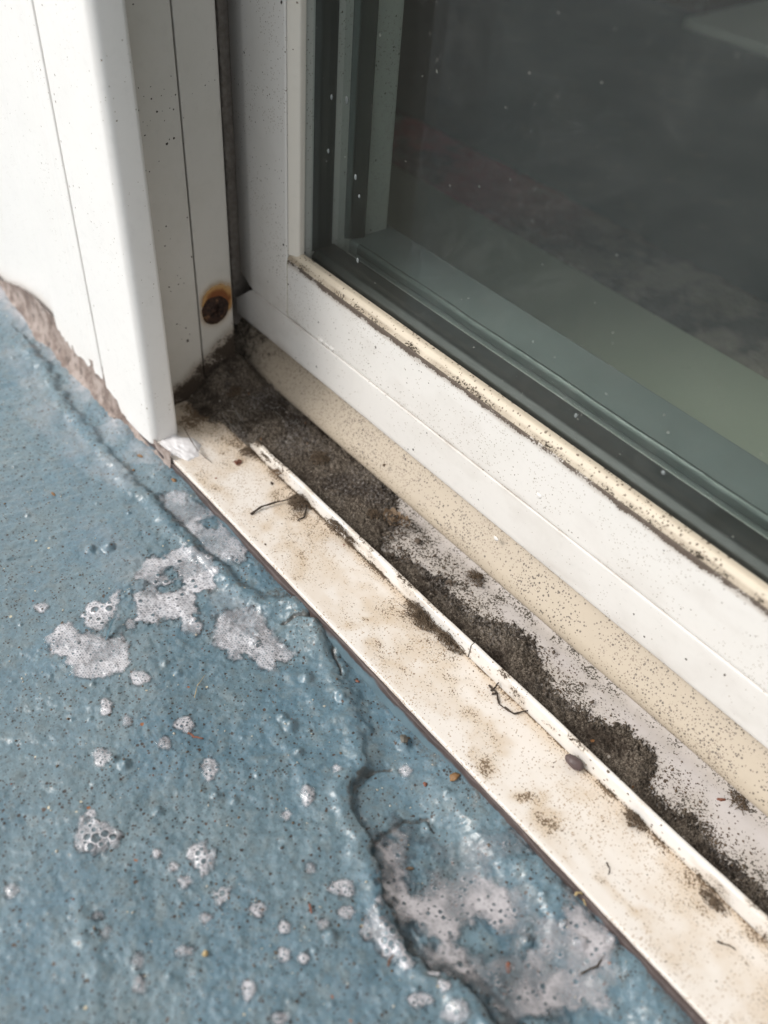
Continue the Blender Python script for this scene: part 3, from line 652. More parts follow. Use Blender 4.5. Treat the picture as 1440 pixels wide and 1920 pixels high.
# ================================================================ SOIL IN THE CHANNEL
def soil():
    xx = np.arange(XJ-.012, .045, .00038); yy = np.arange(YR-.006, .1545, .00038)
    A, B = np.meshgrid(xx, yy, indexing='ij')
    bl = [(700,1040),(770,1035),(850,1105),(880,1140),(905,1165),(960,1170),(1000,1195),(1010,1235),(1040,1300),(1075,1322),(1130,1350),(1180,1362),(1232,1405),(1225,1450),(1222,1475),(1260,1515),(1300,1530),(1340,1580),(1400,1640),(1500,1740)]
    T = np.array([tuple(onZ(u, v, -.0028)) for u, v in bl]); T = T[np.argsort(T[:, 0])]
    lim = np.interp(xx, T[:, 0], T[:, 1], left=T[0, 1])
    x700 = T[0, 0]
    lim = np.where(xx < x700, np.maximum(lim, np.interp(xx, [x700-.026, x700-.016, x700-.007, x700], [.158, .151, .145, T[0, 1]])), lim)
    d = lim[:, None]-B+(fbm(A*220, B*220, 171)-.5)*(.0045+.018*np.exp(-((A-x700)/.014)**2))+(vn(A*1100, B*1100, 172)-.5)*.0022
    t = np.clip(d/.006, -.4, 1)*.0016+np.where(d > 0, .0003, 0)
    t = t*(.55+.9*fbm(A*110, B*110, 173))-RNG.rand(*A.shape)**3*.0022*sst(.0075, .0, d)+RNG.rand(*A.shape)**6*.0012*sst(-.004, 0, d)
    # heap rising in the corner beside the jamb
    hx = sst(-.170, -.222, A); t = t+hx*(.0016+.0022*sst(.118, .130, B))
    cor = sst(-.214, -.230, A)*sst(.119, .136, B)*sst(.1475, .1415, B); t = t+cor*.0075
    z = -.0032+t
    # over the flange near the jamb: thin scatter of soil
    fl = (B < YR+.0002)
    cz = -.0004+.0022*sst(-.205, -.226, A)*sst(YR-.006, YR, B)+(fbm(A*250, B*250, 176)-.5)*.0016-.0006*sst(-.205, -.195, A)
    z = np.where(fl, cz-.0002, z)
    st = (B >= YR)&(B < YR+.0018)&(A < xr0); z = np.where(st, np.maximum(z, -.0004+.0022*sst(-.205, -.222, A)), z)
    gr = (RNG.rand(*A.shape)-.5)*.00065+(vn(A*1700, B*1700, 178)-.5)*.0007+(vn(A*700, B*700, 179)-.5)*.0007
    z = z+gr
    mo = np.clip(.55*sst(.56, .66, fbm(A*80, B*110, 181))*sst(-.165, -.19, A)*sst(-.232, -.215, A)+.55*sst(.45, .62, fbm(A*60, B*60, 183))*sst(.128, .136, B)*sst(-.19, -.15, A), 0, 1)
    base = np.where(B < YR+.0009, .0, -.0032)
    keepv = z > base-.0004
    fm = keepv[:-1, :-1] | keepv[1:, :-1] | keepv[:-1, 1:] | keepv[1:, 1:]
    fm &= ~((B[:-1, :-1] < YR+.0022)&(B[:-1, :-1] > YR-.0006)&(A[:-1, :-1] > xr0-.0005))
    F = grid_faces(len(xx), len(yy), fm); used, inv = np.unique(F, return_inverse=True); F = inv.reshape(F.shape)
    V = np.stack([A, B, z], -1).reshape(-1, 3)[used]
    o = mesh_obj('soil', V, F, M['soil'], attrs={'mould': mo.reshape(-1)[used]}); tag(o, 'dark granular soil filling the sill channel', kind='stuff')
soil()

# ---------------------------------------------------------------- small solids
def rock_bm(bm, c, r, sq=(1, 1, 1), rough=.35, sub=1, rot=None):
    g = bmesh.ops.create_icosphere(bm, subdivisions=sub, radius=1)['verts']
    Rm = rot or Matrix.Rotation(random.uniform(0, 6.3), 3, 'Z') @ Matrix.Rotation(random.uniform(-.5, .5), 3, 'X')
    for v in g:
        k = 1+random.uniform(-rough, rough)
        p = Vector((v.co.x*sq[0], v.co.y*sq[1], v.co.z*sq[2]))*r*k; v.co = Rm @ p + Vector(c)
    return g
def finish(bm, name, mat, smooth=True):
    me = bpy.data.meshes.new(name); bm.normal_update(); bm.to_mesh(me); bm.free()
    if smooth: me.polygons.foreach_set('use_smooth', [True]*len(me.polygons))
    me.materials.append(mat); o = bpy.data.objects.new(name, me); COL.objects.link(o); return o
def grains(name, pts, mat, rs, kind='stuff', label=None):
    """one mesh of small irregular grains (octahedra with jitter)"""
    base = np.array([(1, 0, 0), (-1, 0, 0), (0, 1, 0), (0, -1, 0), (0, 0, 1), (0, 0, -1)], float)
    fc = np.array([(0, 2, 4), (2, 1, 4), (1, 3, 4), (3, 0, 4), (2, 0, 5), (1, 2, 5), (3, 1, 5), (0, 3, 5)])
    n = len(pts); rs = np.asarray(rs); pts = np.asarray(pts)
    th = RNG.rand(n)*6.28; c, s = np.cos(th), np.sin(th)
    b = base[None]*(.6+.8*RNG.rand(n, 6, 1)); x = b[..., 0]*(.8+.8*RNG.rand(n, 1)); y = b[..., 1]
    V = np.stack([x*c[:, None]-y*s[:, None], x*s[:, None]+y*c[:, None], b[..., 2]*.6], -1)*rs[:, None, None]+pts[:, None, :]
    F = (np.arange(n)[:, None, None]*6+fc[None]).reshape(-1, 3)
    o = mesh_obj(name, V.reshape(-1, 3), F, mat, smooth=False)
    if kind: tag(o, label, kind=kind)
    return o
def tube(bm, pts, r0, r1=None, seg=5):
    r1 = r0 if r1 is None else r1; rings = []
    pts = [Vector(p) for p in pts]; n = len(pts)
    for i, p in enumerate(pts):
        t = (pts[min(n-1, i+1)]-pts[max(0, i-1)]).normalized(); a = t.orthogonal().normalized(); b = t.cross(a)
        r = (r0+(r1-r0)*i/(n-1))*random.uniform(.75, 1.25)
        rings.append([bm.verts.new(p+(a*math.cos(k*2*math.pi/seg)+b*math.sin(k*2*math.pi/seg))*r) for k in range(seg)])
    for A, B in zip(rings, rings[1:]):
        for k in range(seg): bm.faces.new((A[k], A[(k+1) % seg], B[(k+1) % seg], B[k]))
    bm.faces.new(rings[0][::-1]); bm.faces.new(rings[-1])
def path(a, b, n=10, wob=.0006, lift=0):
    a = Vector(a); b = Vector(b); out = []
    o = Vector((0, 0, 0))
    for i in range(n+1):
        t = i/n; o += Vector((random.uniform(-1, 1), random.uniform(-1, 1), random.uniform(-.3, .3)))*wob
        out.append(a.lerp(b, t)+o*math.sin(math.pi*t)+Vector((0, 0, lift*math.sin(math.pi*t))))
    return out

def scatter():
    # grains on the flange, denser where the stains and the rib are
    n = 11000; x = RNG.uniform(XL+.01, .03, n); y = RNG.uniform(YF+.001, YR-.0003, n)
    V = np.stack([x, y, np.zeros(n)], -1); a = blob_attr(V, FLB)*.30+.9*sst(.1200, .1219, y)*fbm(x*100, y*0, 31)*.5+.012*fbm(x*60, y*60, 33)+.04*sst(.108, .12, y)*fbm(x*60, y*90, 36)
    k = RNG.rand(n) < a*.85; x, y = x[k], y[k]; m = len(x)
    grains('sill_grit', np.stack([x, y, np.full(m, .00008)], -1), M['crumb'], np.exp(RNG.normal(np.log(.00011), .35, m)), label='fine brown grit on the sill flange')
    # grains on the channel floor past the soil edge, and fine grit on the soil
    n = 42000; x = RNG.uniform(-.16, .045, n); y = RNG.uniform(YR+.003, .1525, n)
    a = sst(.150, .128, y)*(.15+.85*sst(.42, .66, fbm(x*90, y*90, 191)))
    k = RNG.rand(n) < a*.9; x, y = x[k], y[k]; m = len(x)
    grains('channel_grit', np.stack([x, y, np.full(m, -.0030)], -1), M['crumb'], np.exp(RNG.normal(np.log(.00015), .4, m)), label='scattered grit on the channel floor')
    n = 1500; x = RNG.uniform(XJ+.001, -.03, n); y = RNG.uniform(YR+.0022, .146, n); k = (x < -.105)|(RNG.rand(n) < .12)
    x, y = x[k], y[k]; m = len(x); hz_ = -.0026+.0034*sst(-.165, -.222, x)
    grains('soil_clods', np.stack([x, y, hz_+.0006], -1), M['clod'], np.exp(RNG.normal(np.log(.00036), .45, m)), label='larger clods and flakes lying in the channel soil')
    n = 9000; x = RNG.uniform(-.32, .05, n); y = RNG.uniform(-.02, .097, n)
    k = RNG.rand(n) < .25+.5*sst(.4, .6, fbm(x*60, y*60, 193)); x, y = x[k], y[k]; m = len(x)
    z = np.array([floor_at(a_, b_) for a_, b_ in zip(x, y)])
    c = RNG.rand(m)
    for nm, sel, mat, lb in (('floor_grit', c < .77, M['crumb'], 'dark grit on the blue floor'), ('pale_grit', (c >= .77)&(c < .975), M['paleg'], 'pale sand grains on the blue floor'), ('rust_coloured_grit', c >= .975, M['redchip'], 'rust coloured crumbs on the blue floor')):
        grains(nm, np.stack([x[sel], y[sel], z[sel]+.00004], -1), mat, np.exp(RNG.normal(np.log(.00016), .4, sel.sum())), label=lb)
M['clod'] = simple('soil_clod', (.10, .078, .060), .95, 1500, .9, .7)
M['paleg'] = simple('pale_sand', (.42, .40, .34), .5, 900, .3)
scatter()

# ================================================================ SOAP FOAM
foam_rng = np.random.RandomState(23)
def foam(poly_px, label, group=None, name='soap_foam', big=(), cell=.00062, h=.0006, dens=.85, film=.68, holes=0, hr=(.0005, .0011), feather=.0013, rag=.0018, clear=(), finek=.8, grow=.0005, level=False):
    poly = [tuple(onZ(u, v, ZF))[:2] for u, v in poly_px]
    pa = np.array(poly); x0, y0 = pa.min(0)-.002; x1, y1 = pa.max(0)+.002
    st = .00018 if (x1-x0)*(y1-y0) < .0011 else .00030
    xx = np.arange(x0, x1, st); yy = np.arange(y0, y1, st); A, B = np.meshgrid(xx, yy, indexing='ij')
    wx = A+(fbm(A*500, B*500, 211)-.5)*rag*2.2; wy = B+(fbm(A*500, B*500, 215)-.5)*rag*2.2
    sd = sdpoly(wx, wy, poly)+grow
    for cl in clear:
        cp = [tuple(onZ(u, v, ZF))[:2] for u, v in cl]; sd = np.minimum(sd, -sdpoly(wx, wy, cp))
    ix = np.clip(np.searchsorted(xs, xx), 0, len(xs)-1); iy = np.clip(np.searchsorted(ys, yy), 0, len(ys)-1)
    base = FZ[ix][:, iy]
    if level:
        k_ = 13; pd = np.pad(base, k_, mode='edge'); cs = pd.cumsum(0).cumsum(1); cs = np.pad(cs, ((1, 0), (1, 0)))
        w2 = 2*k_; bl_ = (cs[w2:, w2:]-cs[:-w2, w2:]-cs[w2:, :-w2]+cs[:-w2, :-w2])/(w2*w2); base = np.maximum(base, bl_[:base.shape[0], :base.shape[1]]+.0004)
    edge = sst(-.0001, feather, sd)
    Z = base+.00010+h*.28*sst(0, .003, sd)
    al = film*edge*(1-(1-dens)*sst(.4, .6, fbm(A*250, B*250, 217))*1.6)*(.55+.55*sst(.33, .62, fbm(A*140, B*140, 219)))
    if level:
        qx = A+(fbm(A*45, B*45, 231)-.5)*.03; qy = B+(fbm(A*45, B*45, 233)-.5)*.03
        al = al*(.22+.78*sst(.36, .60, fbm(qx*75, qy*75, 235, 5)))*sst(-.2, .9, fbm(A*500, B*500, 237)+.35)
    bub = []
    for (u, v, rp) in big:
        p = onZ(u, v, ZF); bub.append((p[0], p[1], rp*.000085))
    span = max(x1-x0, y1-y0); cell *= 1.25
    for k in range(holes):
        r = foam_rng.uniform(*hr)*foam_rng.rand()**.3
        for tr in range(20):
            p = (foam_rng.uniform(x0, x1), foam_rng.uniform(y0, y1))
            if sdpoly(np.array([p[0]]), np.array([p[1]]), poly)[0] > r*.8 and all(math.hypot(p[0]-b[0], p[1]-b[1]) > (r+b[2])*1.02 for b in bub):
                bub.append((p[0], p[1], r)); break
    # filler of fine bubbles on a jittered hex lattice
    nfx = int((x1-x0)/cell)+2; nfy = int((y1-y0)/(cell*.87))+2
    fine = []
    for i in range(nfx):
        for j in range(nfy):
            cx = x0+(i+(j % 2)*.5)*cell+foam_rng.uniform(-.2, .2)*cell; cy = y0+j*cell*.87+foam_rng.uniform(-.2, .2)*cell
            fine.append((cx, cy, cell*foam_rng.uniform(.25, .52)))
    bb = np.array(bub) if bub else np.zeros((0, 3))
    if len(bb):
        fa = np.array(fine); ok = np.ones(len(fa), bool)
        for b in bb: ok &= np.hypot(fa[:, 0]-b[0], fa[:, 1]-b[1]) > b[2]*1.05+fa[:, 2]*.6
        fine = [f for f, o in zip(fine, ok) if o]
    for kk, (cx, cy, r) in enumerate(bub+fine):
        isb = kk < len(bub); R_ = r*1.25
        i0, i1 = np.searchsorted(xx, [cx-R_, cx+R_]); j0, j1 = np.searchsorted(yy, [cy-R_, cy+R_])
        if i1 <= i0 or j1 <= j0: continue
        q = np.hypot(A[i0:i1, j0:j1]-cx, B[i0:i1, j0:j1]-cy)/r
        if isb:
            Z[i0:i1, j0:j1] += np.clip(1-q*q, 0, 1)**.5*r*.25
            al[i0:i1, j0:j1] *= 1-.92*sst(.95, .70, q)
            ring = sst(.20, .0, np.abs(q-1))*edge[i0:i1, j0:j1]; al[i0:i1, j0:j1] = np.maximum(al[i0:i1, j0:j1], ring*min(.9, film*1.25))
        else:
            Z[i0:i1, j0:j1] += np.clip(1-q*q, 0, 1)**.5*r*.18
            al[i0:i1, j0:j1] *= 1-finek*sst(.95, .45, q)*foam_rng.uniform(.35, 1)
    vis = al > .004
    fm = vis[:-1, :-1] | vis[1:, :-1] | vis[:-1, 1:] | vis[1:, 1:]
    F = grid_faces(len(xx), len(yy), fm)
    if not len(F): return None
    used, inv = np.unique(F, return_inverse=True); F = inv.reshape(F.shape)
    V = np.stack([A, B, Z], -1).reshape(-1, 3)[used]; al = np.clip(al, 0, 1).reshape(-1)[used]
    c = V.mean(0); o = mesh_obj(name, V-c, F, M['milky'] if name == 'soap_puddle' else M['foam'], attrs={'alpha': al}); o.location = c
    tag(o, label, 'soap puddle' if name == 'soap_puddle' else 'soap foam', group); return o
def zp(l, s=2.4, ox=0, oy=1000): return [(ox+a/s, oy+b/s) for a, b in l]
GF = 'patches of soap foam on the blue floor'
foam(zp([(610,190),(660,125),(760,95),(830,55),(890,90),(960,120),(975,200),(950,260),(880,270),(880,370),(910,420),(880,465),(820,430),(820,385),(750,380),(710,410),(650,405),(605,385),(610,290),(680,245),(640,210)]), 'large broad foam patch with fine bubbles and ragged holes, nearest the middle of the sill', GF, holes=26, cell=.0007,
  clear=[zp([(730,185),(770,150),(800,210),(760,200)]), zp([(720,250),(790,215),(840,240),(730,270)])], big=[(365+0,1073,6),(362,1090,9),(287,1155,8)])
foam(zp([(400,325),(470,305),(510,310),(510,270),(545,265),(540,300),(520,345),(540,370),(500,400),(470,430),(430,435),(370,400),(360,370)]), 'small foam patch with big dark bubbles just above the round foam patch', GF, big=[(178,1145,16),(205,1144,14),(185,1162,9),(192,1170,8),(170,1160,7)], holes=8)
foam(zp([(195,490),(235,435),(310,410),(360,450),(420,450),(480,470),(540,450),(575,520),(575,590),(540,620),(480,660),(420,655),(350,640),(315,590),(320,560),(230,540)]), 'wide pale foam patch, the brightest at far left, crossed by a blue paint sliver', GF, holes=26, hr=(.0003, .0007), cell=.0006)
foam(zp([(950,470),(970,370),(1050,340),(1150,335),(1190,380),(1215,450),(1330,540),(1250,580),(1240,620),(1190,610),(1110,550),(1040,565),(1000,520)]), 'thin greyish foam patch beside the cracked paint corner', GF, film=.5, holes=22, hr=(.0003, .0006), feather=.0018)
foam(zp([(890,1360),(960,1330),(1060,1350),(1110,1410),(1250,1480),(1300,1560),(1390,1660),(1370,1740),(1260,1740),(1150,1650),(1090,1580),(1000,1520),(940,1440)], 3, 0, 480), 'long grey foam streak lying in the gutter along the sill', GF, film=.45, holes=24, hr=(.0003, .0008), feather=.002, clear=[zp([(1180,1490),(1230,1500),(1210,1540),(1150,1510)], 3, 0, 480)])
foam(zp([(235,930),(290,885),(350,900),(390,960),(480,1090),(500,1180),(440,1190),(330,1130),(230,1010)], 2.88, 600, 1400), 'oval foam patch with large bubbles pressed against the paint ledge near the bottom', GF, film=.6, feather=.0018, holes=12, big=[(720,1766,10),(732,1772,9),(757,1802,9),(736,1780,6),(723,1753,6)])
foam([(147,1545),(160,1540),(185,1537),(205,1545),(228,1570),(220,1585),(195,1600),(170,1602),(150,1595),(144,1570)], 'foam cluster with the largest dark bubbles, left of the lower middle', GF, big=[(181,1574,17),(197,1565,13),(212,1571,12),(164,1572,12),(170,1590,12),(190,1585,8),(176,1558,8),(154,1562,6),(203,1583,6),(160,1583,5)], holes=10, hr=(.0003, .0006), h=.0009)
foam([(355,1590),(370,1580),(392,1588),(402,1605),(395,1625),(378,1638),(362,1632),(355,1612)], 'rounded foam cluster with six dark bubbles, right of the largest-bubbled one', GF, big=[(371,1602,9),(382,1617,9),(378,1594,7),(392,1600,7),(370,1613,6),(372,1624,6),(384,1604,5)], holes=5, hr=(.0003, .0005), h=.0009)
foam([(398,1678),(403,1668),(418,1663),(430,1672),(430,1688),(418,1702),(402,1698)], 'round foam cluster below the six-bubbled one', GF, big=[(416,1676,10),(406,1682,7),(407,1672,6)], holes=4, hr=(.0003, .0005), h=.0008)
spots = [(262,1273,17,12,'oval froth spot just below the bright pale foam patch'),(200,1329,10,15,'teardrop froth spot below the bright pale foam patch'),(238,1356,9,9,'small faint froth spot right of the teardrop one'),(346,1360,18,14,'froth spot with a reddish twig at its lower edge'),
(308,1396,12,11,'froth spot between the teardrop spot and the reddish twig'),(192,1421,15,15,'round honeycomb froth spot above the largest-bubbled cluster'),(244,1172,9,8,'tiny froth ball between the two upper foam patches'),(77,1137,12,9,'lone froth spot at far left above the paint sliver'),
(394,1440,14,18,'crescent shaped froth spot in the middle of the blue floor'),(171,1527,9,7,'small froth dab touching the top of the largest-bubbled cluster'),(346,1653,11,10,'froth ball under the six-bubbled cluster at left'),(325,1626,8,6,'tiny froth ring left of the six-bubbled cluster'),
(294,1601,6,6,'tiny froth dot between the two large-bubbled clusters'),(483,1706,14,13,'round froth spot with a blue paint lump below it'),(385,1721,9,8,'pale froth fleck below the round cluster'),(532,1740,10,11,'upper of two single-hole froth rings'),
(532,1792,10,12,'lower of two single-hole froth rings'),(569,1799,9,9,'froth ring right of the lower single-hole one'),(257,1802,11,14,'upper of two blurred froth ovals at bottom left'),(261,1848,13,15,'lower of two blurred froth ovals at bottom left'),
(200,1749,9,10,'blurred froth dot left of the bottom ovals'),(183,1719,8,8,'faint froth dot above the blurred dot at left'),(21,1669,12,12,'froth ring at the far left edge'),(346,1785,16,8,'faint froth smear near a tan pebble'),
(581,1629,7,9,'pale froth dot beside the lower paint ledge'),(537,1528,8,7,'froth dot above the paint ledge bend'),(577,1492,11,18,'long froth streak on the ridge of the blue paint'),(642,1666,24,15,'wide froth patch left of the milky puddle'),
(649,1712,14,11,'froth spot under the wide froth patch beside the puddle'),(606,1733,9,9,'froth dot left of the spot under the wide froth patch'),(713,1690,9,9,'froth fleck touching the puddle ledge'),(813,1825,10,9,'froth ball just under the milky puddle'),
(831,1851,11,10,'froth dot second below the milky puddle'),(787,1876,22,11,'slanting froth streak at the bottom edge'),(853,1900,26,20,'large blurred foam patch at the very bottom'),(761,1440,10,9,'froth ring near the dark pebble'),(631,1442,7,6,'tiny froth dot left of the ledge notch'),(466,1858,11,19,'bent double froth blob near the bottom middle'),(525,1908,15,12,'blurred froth patch on the bottom edge')]
for (u, v, a, b, lb) in spots:
    n = 11; ph = foam_rng.rand()*6
    a *= 1.03; b *= 1.03
    pl = [(u+a*math.cos(k*2*math.pi/n)*(1+.16*math.sin(2.1*k+ph)), v+b*math.sin(k*2*math.pi/n)*(1+.16*math.cos(1.7*k+ph))) for k in range(n)]
    sc = min(a, b)
    if 'ring' in lb: bg_ = [(u, v, sc*.42)]
    else: bg_ = [(u+foam_rng.uniform(-.4, .4)*a, v+foam_rng.uniform(-.4, .4)*b, sc*foam_rng.uniform(.2, .34)) for _ in range(3)] if sc > 7 else []
    faint = 'faint' in lb or 'blurred' in lb
    foam(pl, lb, 'small froth spots on the blue floor', film=.42 if faint else .64, big=bg_, holes=6 if sc > 10 else 2, hr=(.0003, .0006), cell=.00048, h=.0009, rag=.0004, grow=.0004, feather=.0011 if faint else .0008)
# milky puddle below the paint ledge
pz = lambda l: zp(l, 2.88, 600, 1400)
foam(pz([(300,455),(340,490),(430,500),(395,370),(480,420),(600,505),(680,530),(760,610),(770,540),(850,500),(950,480),(1040,490),(1110,500),(1130,545),(1060,570),(960,590),(900,650),(950,720),(1050,780),(1130,900),(1210,950),(1290,930),(1330,860),(1290,800),(1350,840),(1440,900),(1560,1000),(1560,1400),(1250,1420),(1100,1430),(1040,1560),(1000,1500),(880,1330),(830,1250),(700,1200),(600,1150),(540,1080),(430,930),(380,820),(335,680),(315,560)]),
  'milky grey soapy puddle with tiny bubbles under the blue paint ledge', name='soap_puddle', film=.86, dens=.9, holes=230, hr=(.00025, .0007), cell=.0009, h=.0003, feather=.0035, rag=.003, finek=.22, level=True, grow=.0012,
  clear=[pz([(505,480),(560,520),(700,650),(640,640),(560,650),(540,760),(500,700),(520,600)]), pz([(760,1060),(790,960),(860,930),(930,980),(1010,1040),(960,1080),(800,1075)]), pz([(480,950),(560,1000),(610,1055),(540,1060),(490,1000)]), pz([(1100,1030),(1140,1020),(1150,1060),(1110,1070)])],
  big=[(747,1597,8),(938,1596,5),(867,1659,6),(874,1662,7),(965,1704,8),(991,1741,9),(864,1803,10),(738,1680,6),(759,1687,6),(923,1818,6),(933,1820,6),(1021,1843,9),(1024,1853,6),(1003,1853,6),(1097,1870,9),(1072,1700,7),(1068,1708,8),(1059,1697,6)])

# ================================================================ SMALL DEBRIS, each a thing
def thing(bm, name, mat, label, cat, group=None, smooth=True):
    o = finish(bm, name, mat, smooth); me = o.data
    c = sum((v.co for v in me.vertices), Vector())/len(me.vertices)
    c.z = min(v.co.z for v in me.vertices)
    me.transform(Matrix.Translation(-c)); o.location = c; tag(o, label, cat, group); return o
def clump(u, v, z, rad, n, nstr, label, name='dirt_clump', mat='crumb', gr=.00022, flat=.5, elong=None):
    bm = bmesh.new(); p = onZ(u, v, z)
    for k in range(n):
        a = random.uniform(0, 6.28); r = rad*random.random()**.7
        q = Vector((r*math.cos(a), r*math.sin(a), 0))
        if elong: q = Vector((q.x*elong[0], q.y*elong[1], 0))
        hgt = max(0, 1-r/rad)*rad*flat
        rock_bm(bm, (p.x+q.x, p.y+q.y, z+gr*.4+random.random()*hgt), gr*random.uniform(.6, 1.6), (1.3, 1, .8), .3, 1)
    for k in range(nstr):
        a = random.uniform(0, 6.28); b = a+random.uniform(1.5, 4)
        s = Vector((math.cos(a)*rad*(elong[0] if elong else 1), math.sin(a)*rad*(elong[1] if elong else 1), 0))*random.uniform(.6, 1.4)
        e = Vector((math.cos(b)*rad*(elong[0] if elong else 1), math.sin(b)*rad*(elong[1] if elong else 1), 0))*random.uniform(.3, 1.2)
        tube(bm, path(Vector((p.x, p.y, z+.0002))+s, Vector((p.x, p.y, z+.0004))+e, 9, rad*.14, rad*random.uniform(.1, .6)), .00009, .00005, 4)
    return thing(bm, name, M[mat], label, 'dirt clump', 'dirt clumps on the sill')
clump(563, 942, .0004, .0040, 130, 60, 'fuzzy brown dirt clump at the end of the crooked dark fibre', flat=.5, gr=.00026)
clump(632, 990, .0035, .0034, 100, 40, 'crumbly dirt clump wedged over the rib below the fuzzy clump', elong=(1.3, .7))
clump(660, 1014, .003, .0022, 50, 14, 'small dark crumb heap just right of the clump over the rib')
clump(790, 1155, .0005, .0052, 210, 60, 'mossy brown dirt clump beside the rib at mid-sill', elong=(1.25, .7), flat=.3)
clump(838, 1198, .0005, .0044, 140, 34, 'straggling lower tail of the mossy clump before the rib step', elong=(1.5, .55), flat=.3)
clump(895, 1222, .002, .0016, 34, 8, 'brown crumbs caught on the step where the two rib lengths meet')
clump(1192, 1540, .0005, .0026, 90, 26, 'spiky dark clump against the rib below the dried pellet', elong=(1.2, .9), flat=.7)
clump(1335, 1690, 0, .0022, 44, 22, 'small tan tuft with a long hair lying on the lower sill', elong=(1.6, .6))
clump(465, 848, .001, .0026, 60, 18, 'dirt clump around the chipped start of the rib')
clump(447, 868, 0, .0015, 30, 6, 'reddish brown crumb heap left of the chipped rib start', mat='redchip')
clump(500, 858, .0035, .0020, 50, 14, 'dark crust on top of the rib near its chipped start', elong=(1.6, .5))
clump(520, 885, .003, .0016, 34, 12, 'tan fibrous crust on the rib second from its start', mat='leaf')
clump(890, 1085, -.003, .0030, 44, 30, 'wiry dark tuft on the channel floor under the cream rail')
clump(700, 965, -.001, .0022, 40, 14, 'loose dark crumbs left of the curled leaf')
clump(1385, 1500, -.003, .0030, 50, 18, 'dark crumb patch under the cream rail at lower right')
clump(478, 700, .001, .0034, 90, 40, 'black fuzzy debris at the left end of the cream rail', mat='fibre', flat=.6)
clump(438, 735, .004, .0030, 80, 40, 'dark brown fluff heap at the foot of the jamb below the screw', flat=.6)
clump(385, 772, .002, .0026, 70, 30, 'dark fluff wad against the left bottom corner of the jamb', mat='fibre', flat=.6)
clump(600, 860, -.001, .0034, 70, 30, 'loose brown crumbs in mid channel above the curled leaf', flat=.4)
def strands(label, name, lst, mat, r=.00025):
    bm = bmesh.new()
    for pts in lst:
        w_ = [onZ(u, v, z) for u, v, z in pts]; out = []
        for a, b in zip(w_, w_[1:]): out += path(a, b, 5, .00012)[:-1]
        out.append(w_[-1]); tube(bm, out, r, r*.5, 5)
    return thing(bm, name, M[mat], label, 'strand')
strands('crooked black dirty fibre stretching left over the sill from the fuzzy clump', 'dark_fibre', [[(470,964,.0003),(490,950,.001),(515,942,.0012),(545,935,.001),(560,925,.001)],[(560,930,.001),(575,950,.0008),(570,970,.0003),(558,976,.0003)]], 'fibre', .00038)
strands('small dark twig with forked ends lying against the rib', 'twig', [[(917,1285,.0003),(932,1300,.0005),(936,1320,.0004),(946,1328,.0003)],[(920,1295,.0004),(930,1287,.001),(935,1280,.002)],[(946,1326,.0003),(965,1338,.0006),(990,1332,.001)],[(932,1300,.0005),(922,1302,.0003)]], 'fibre', .00034)
strands('golden straw hooked over the sill edge near the bottom', 'straw', [[(1079,1678,-.001),(1085,1674,.0004),(1092,1676,-.001),(1100,1700,-.003),(1118,1750,-.004)]], 'straw', .0003)
strands('short reddish twig below the froth spot', 'twig', [[(352,1374,ZF+.0015),(364,1382,ZF+.001),(381,1385,ZF+.0012)]], 'redchip', .00035)
strands('brown splinter lying in the oval foam patch', 'splinter', [[(728,1812,ZF+.0016),(738,1790,ZF+.002)]], 'bark', .00035)
strands('orange brown splinter on the blue floor left of the wide froth patch', 'splinter', [[(581,1695,ZF+.001),(584,1713,ZF+.001)]], 'redchip', .00035)
strands('thin pale hair curved on the middle of the blue floor', 'hair', [[(365,1308,ZF+.001),(370,1285,ZF+.0012),(385,1265,ZF+.001)]], 'straw', .00013)
strands('broken black twig lying on the blue floor at lower right', 'twig', [[(1090,1826,ZF),(1120,1812,ZF+.0008),(1140,1785,ZF+.0008),(1160,1770,ZF+.0006)]], 'fibre', .0003)
strands('dark bent hair on the lower sill right of the grime spots', 'hair', [[(1137,1617,.0002),(1143,1628,.0003),(1140,1640,.0002)]], 'fibre', .00018)
strands('curled dark hair at the very bottom of the sill', 'hair', [[(1345,1765,.0002),(1365,1772,.0004),(1380,1782,.0002)]], 'fibre', .00022)
# bark sliver standing at the post foot
def ribbon(name, pts, w0, mat, label, cat, z0=0, tw=.6):
    bm = bmesh.new(); P_ = [onZ(u, v, z) for u, v, z in pts]; n = len(P_); L, Rr = [], []
    for i, p in enumerate(P_):
        t = (P_[min(n-1, i+1)]-P_[max(0, i-1)]).normalized(); s = t.cross(Vector((0, 0, 1))).normalized()
        s = (s*math.cos(tw)+Vector((0, 0, 1))*math.sin(tw)); ww = w0*math.sin(math.pi*(i+.6)/(n+.2))
        L.append(bm.verts.new(p+s*ww)); Rr.append(bm.verts.new(p-s*ww))
    for i in range(n-1): bm.faces.new((L[i], Rr[i], Rr[i+1], L[i+1]))
    bmesh.ops.solidify(bm, geom=bm.faces[:], thickness=.00025)
    return thing(bm, name, M[mat], label, cat)
ribbon('bark_sliver', [(342,797,.003),(352,815,.0032),(362,832,.0026),(372,847,.0016),(385,858,.0006),(398,868,.0003)], .0011, 'bark', 'dark brown bark sliver standing on edge beside the foot of the post', 'bark sliver', tw=1.1)
ribbon('paint_sliver', [(198,1200,ZF+.0006),(205,1180,ZF+.002),(212,1160,ZF+.003),(228,1157,ZF+.002)], .0006, 'blueflake', 'blue paint sliver standing up from the bright pale foam patch', 'paint flake')
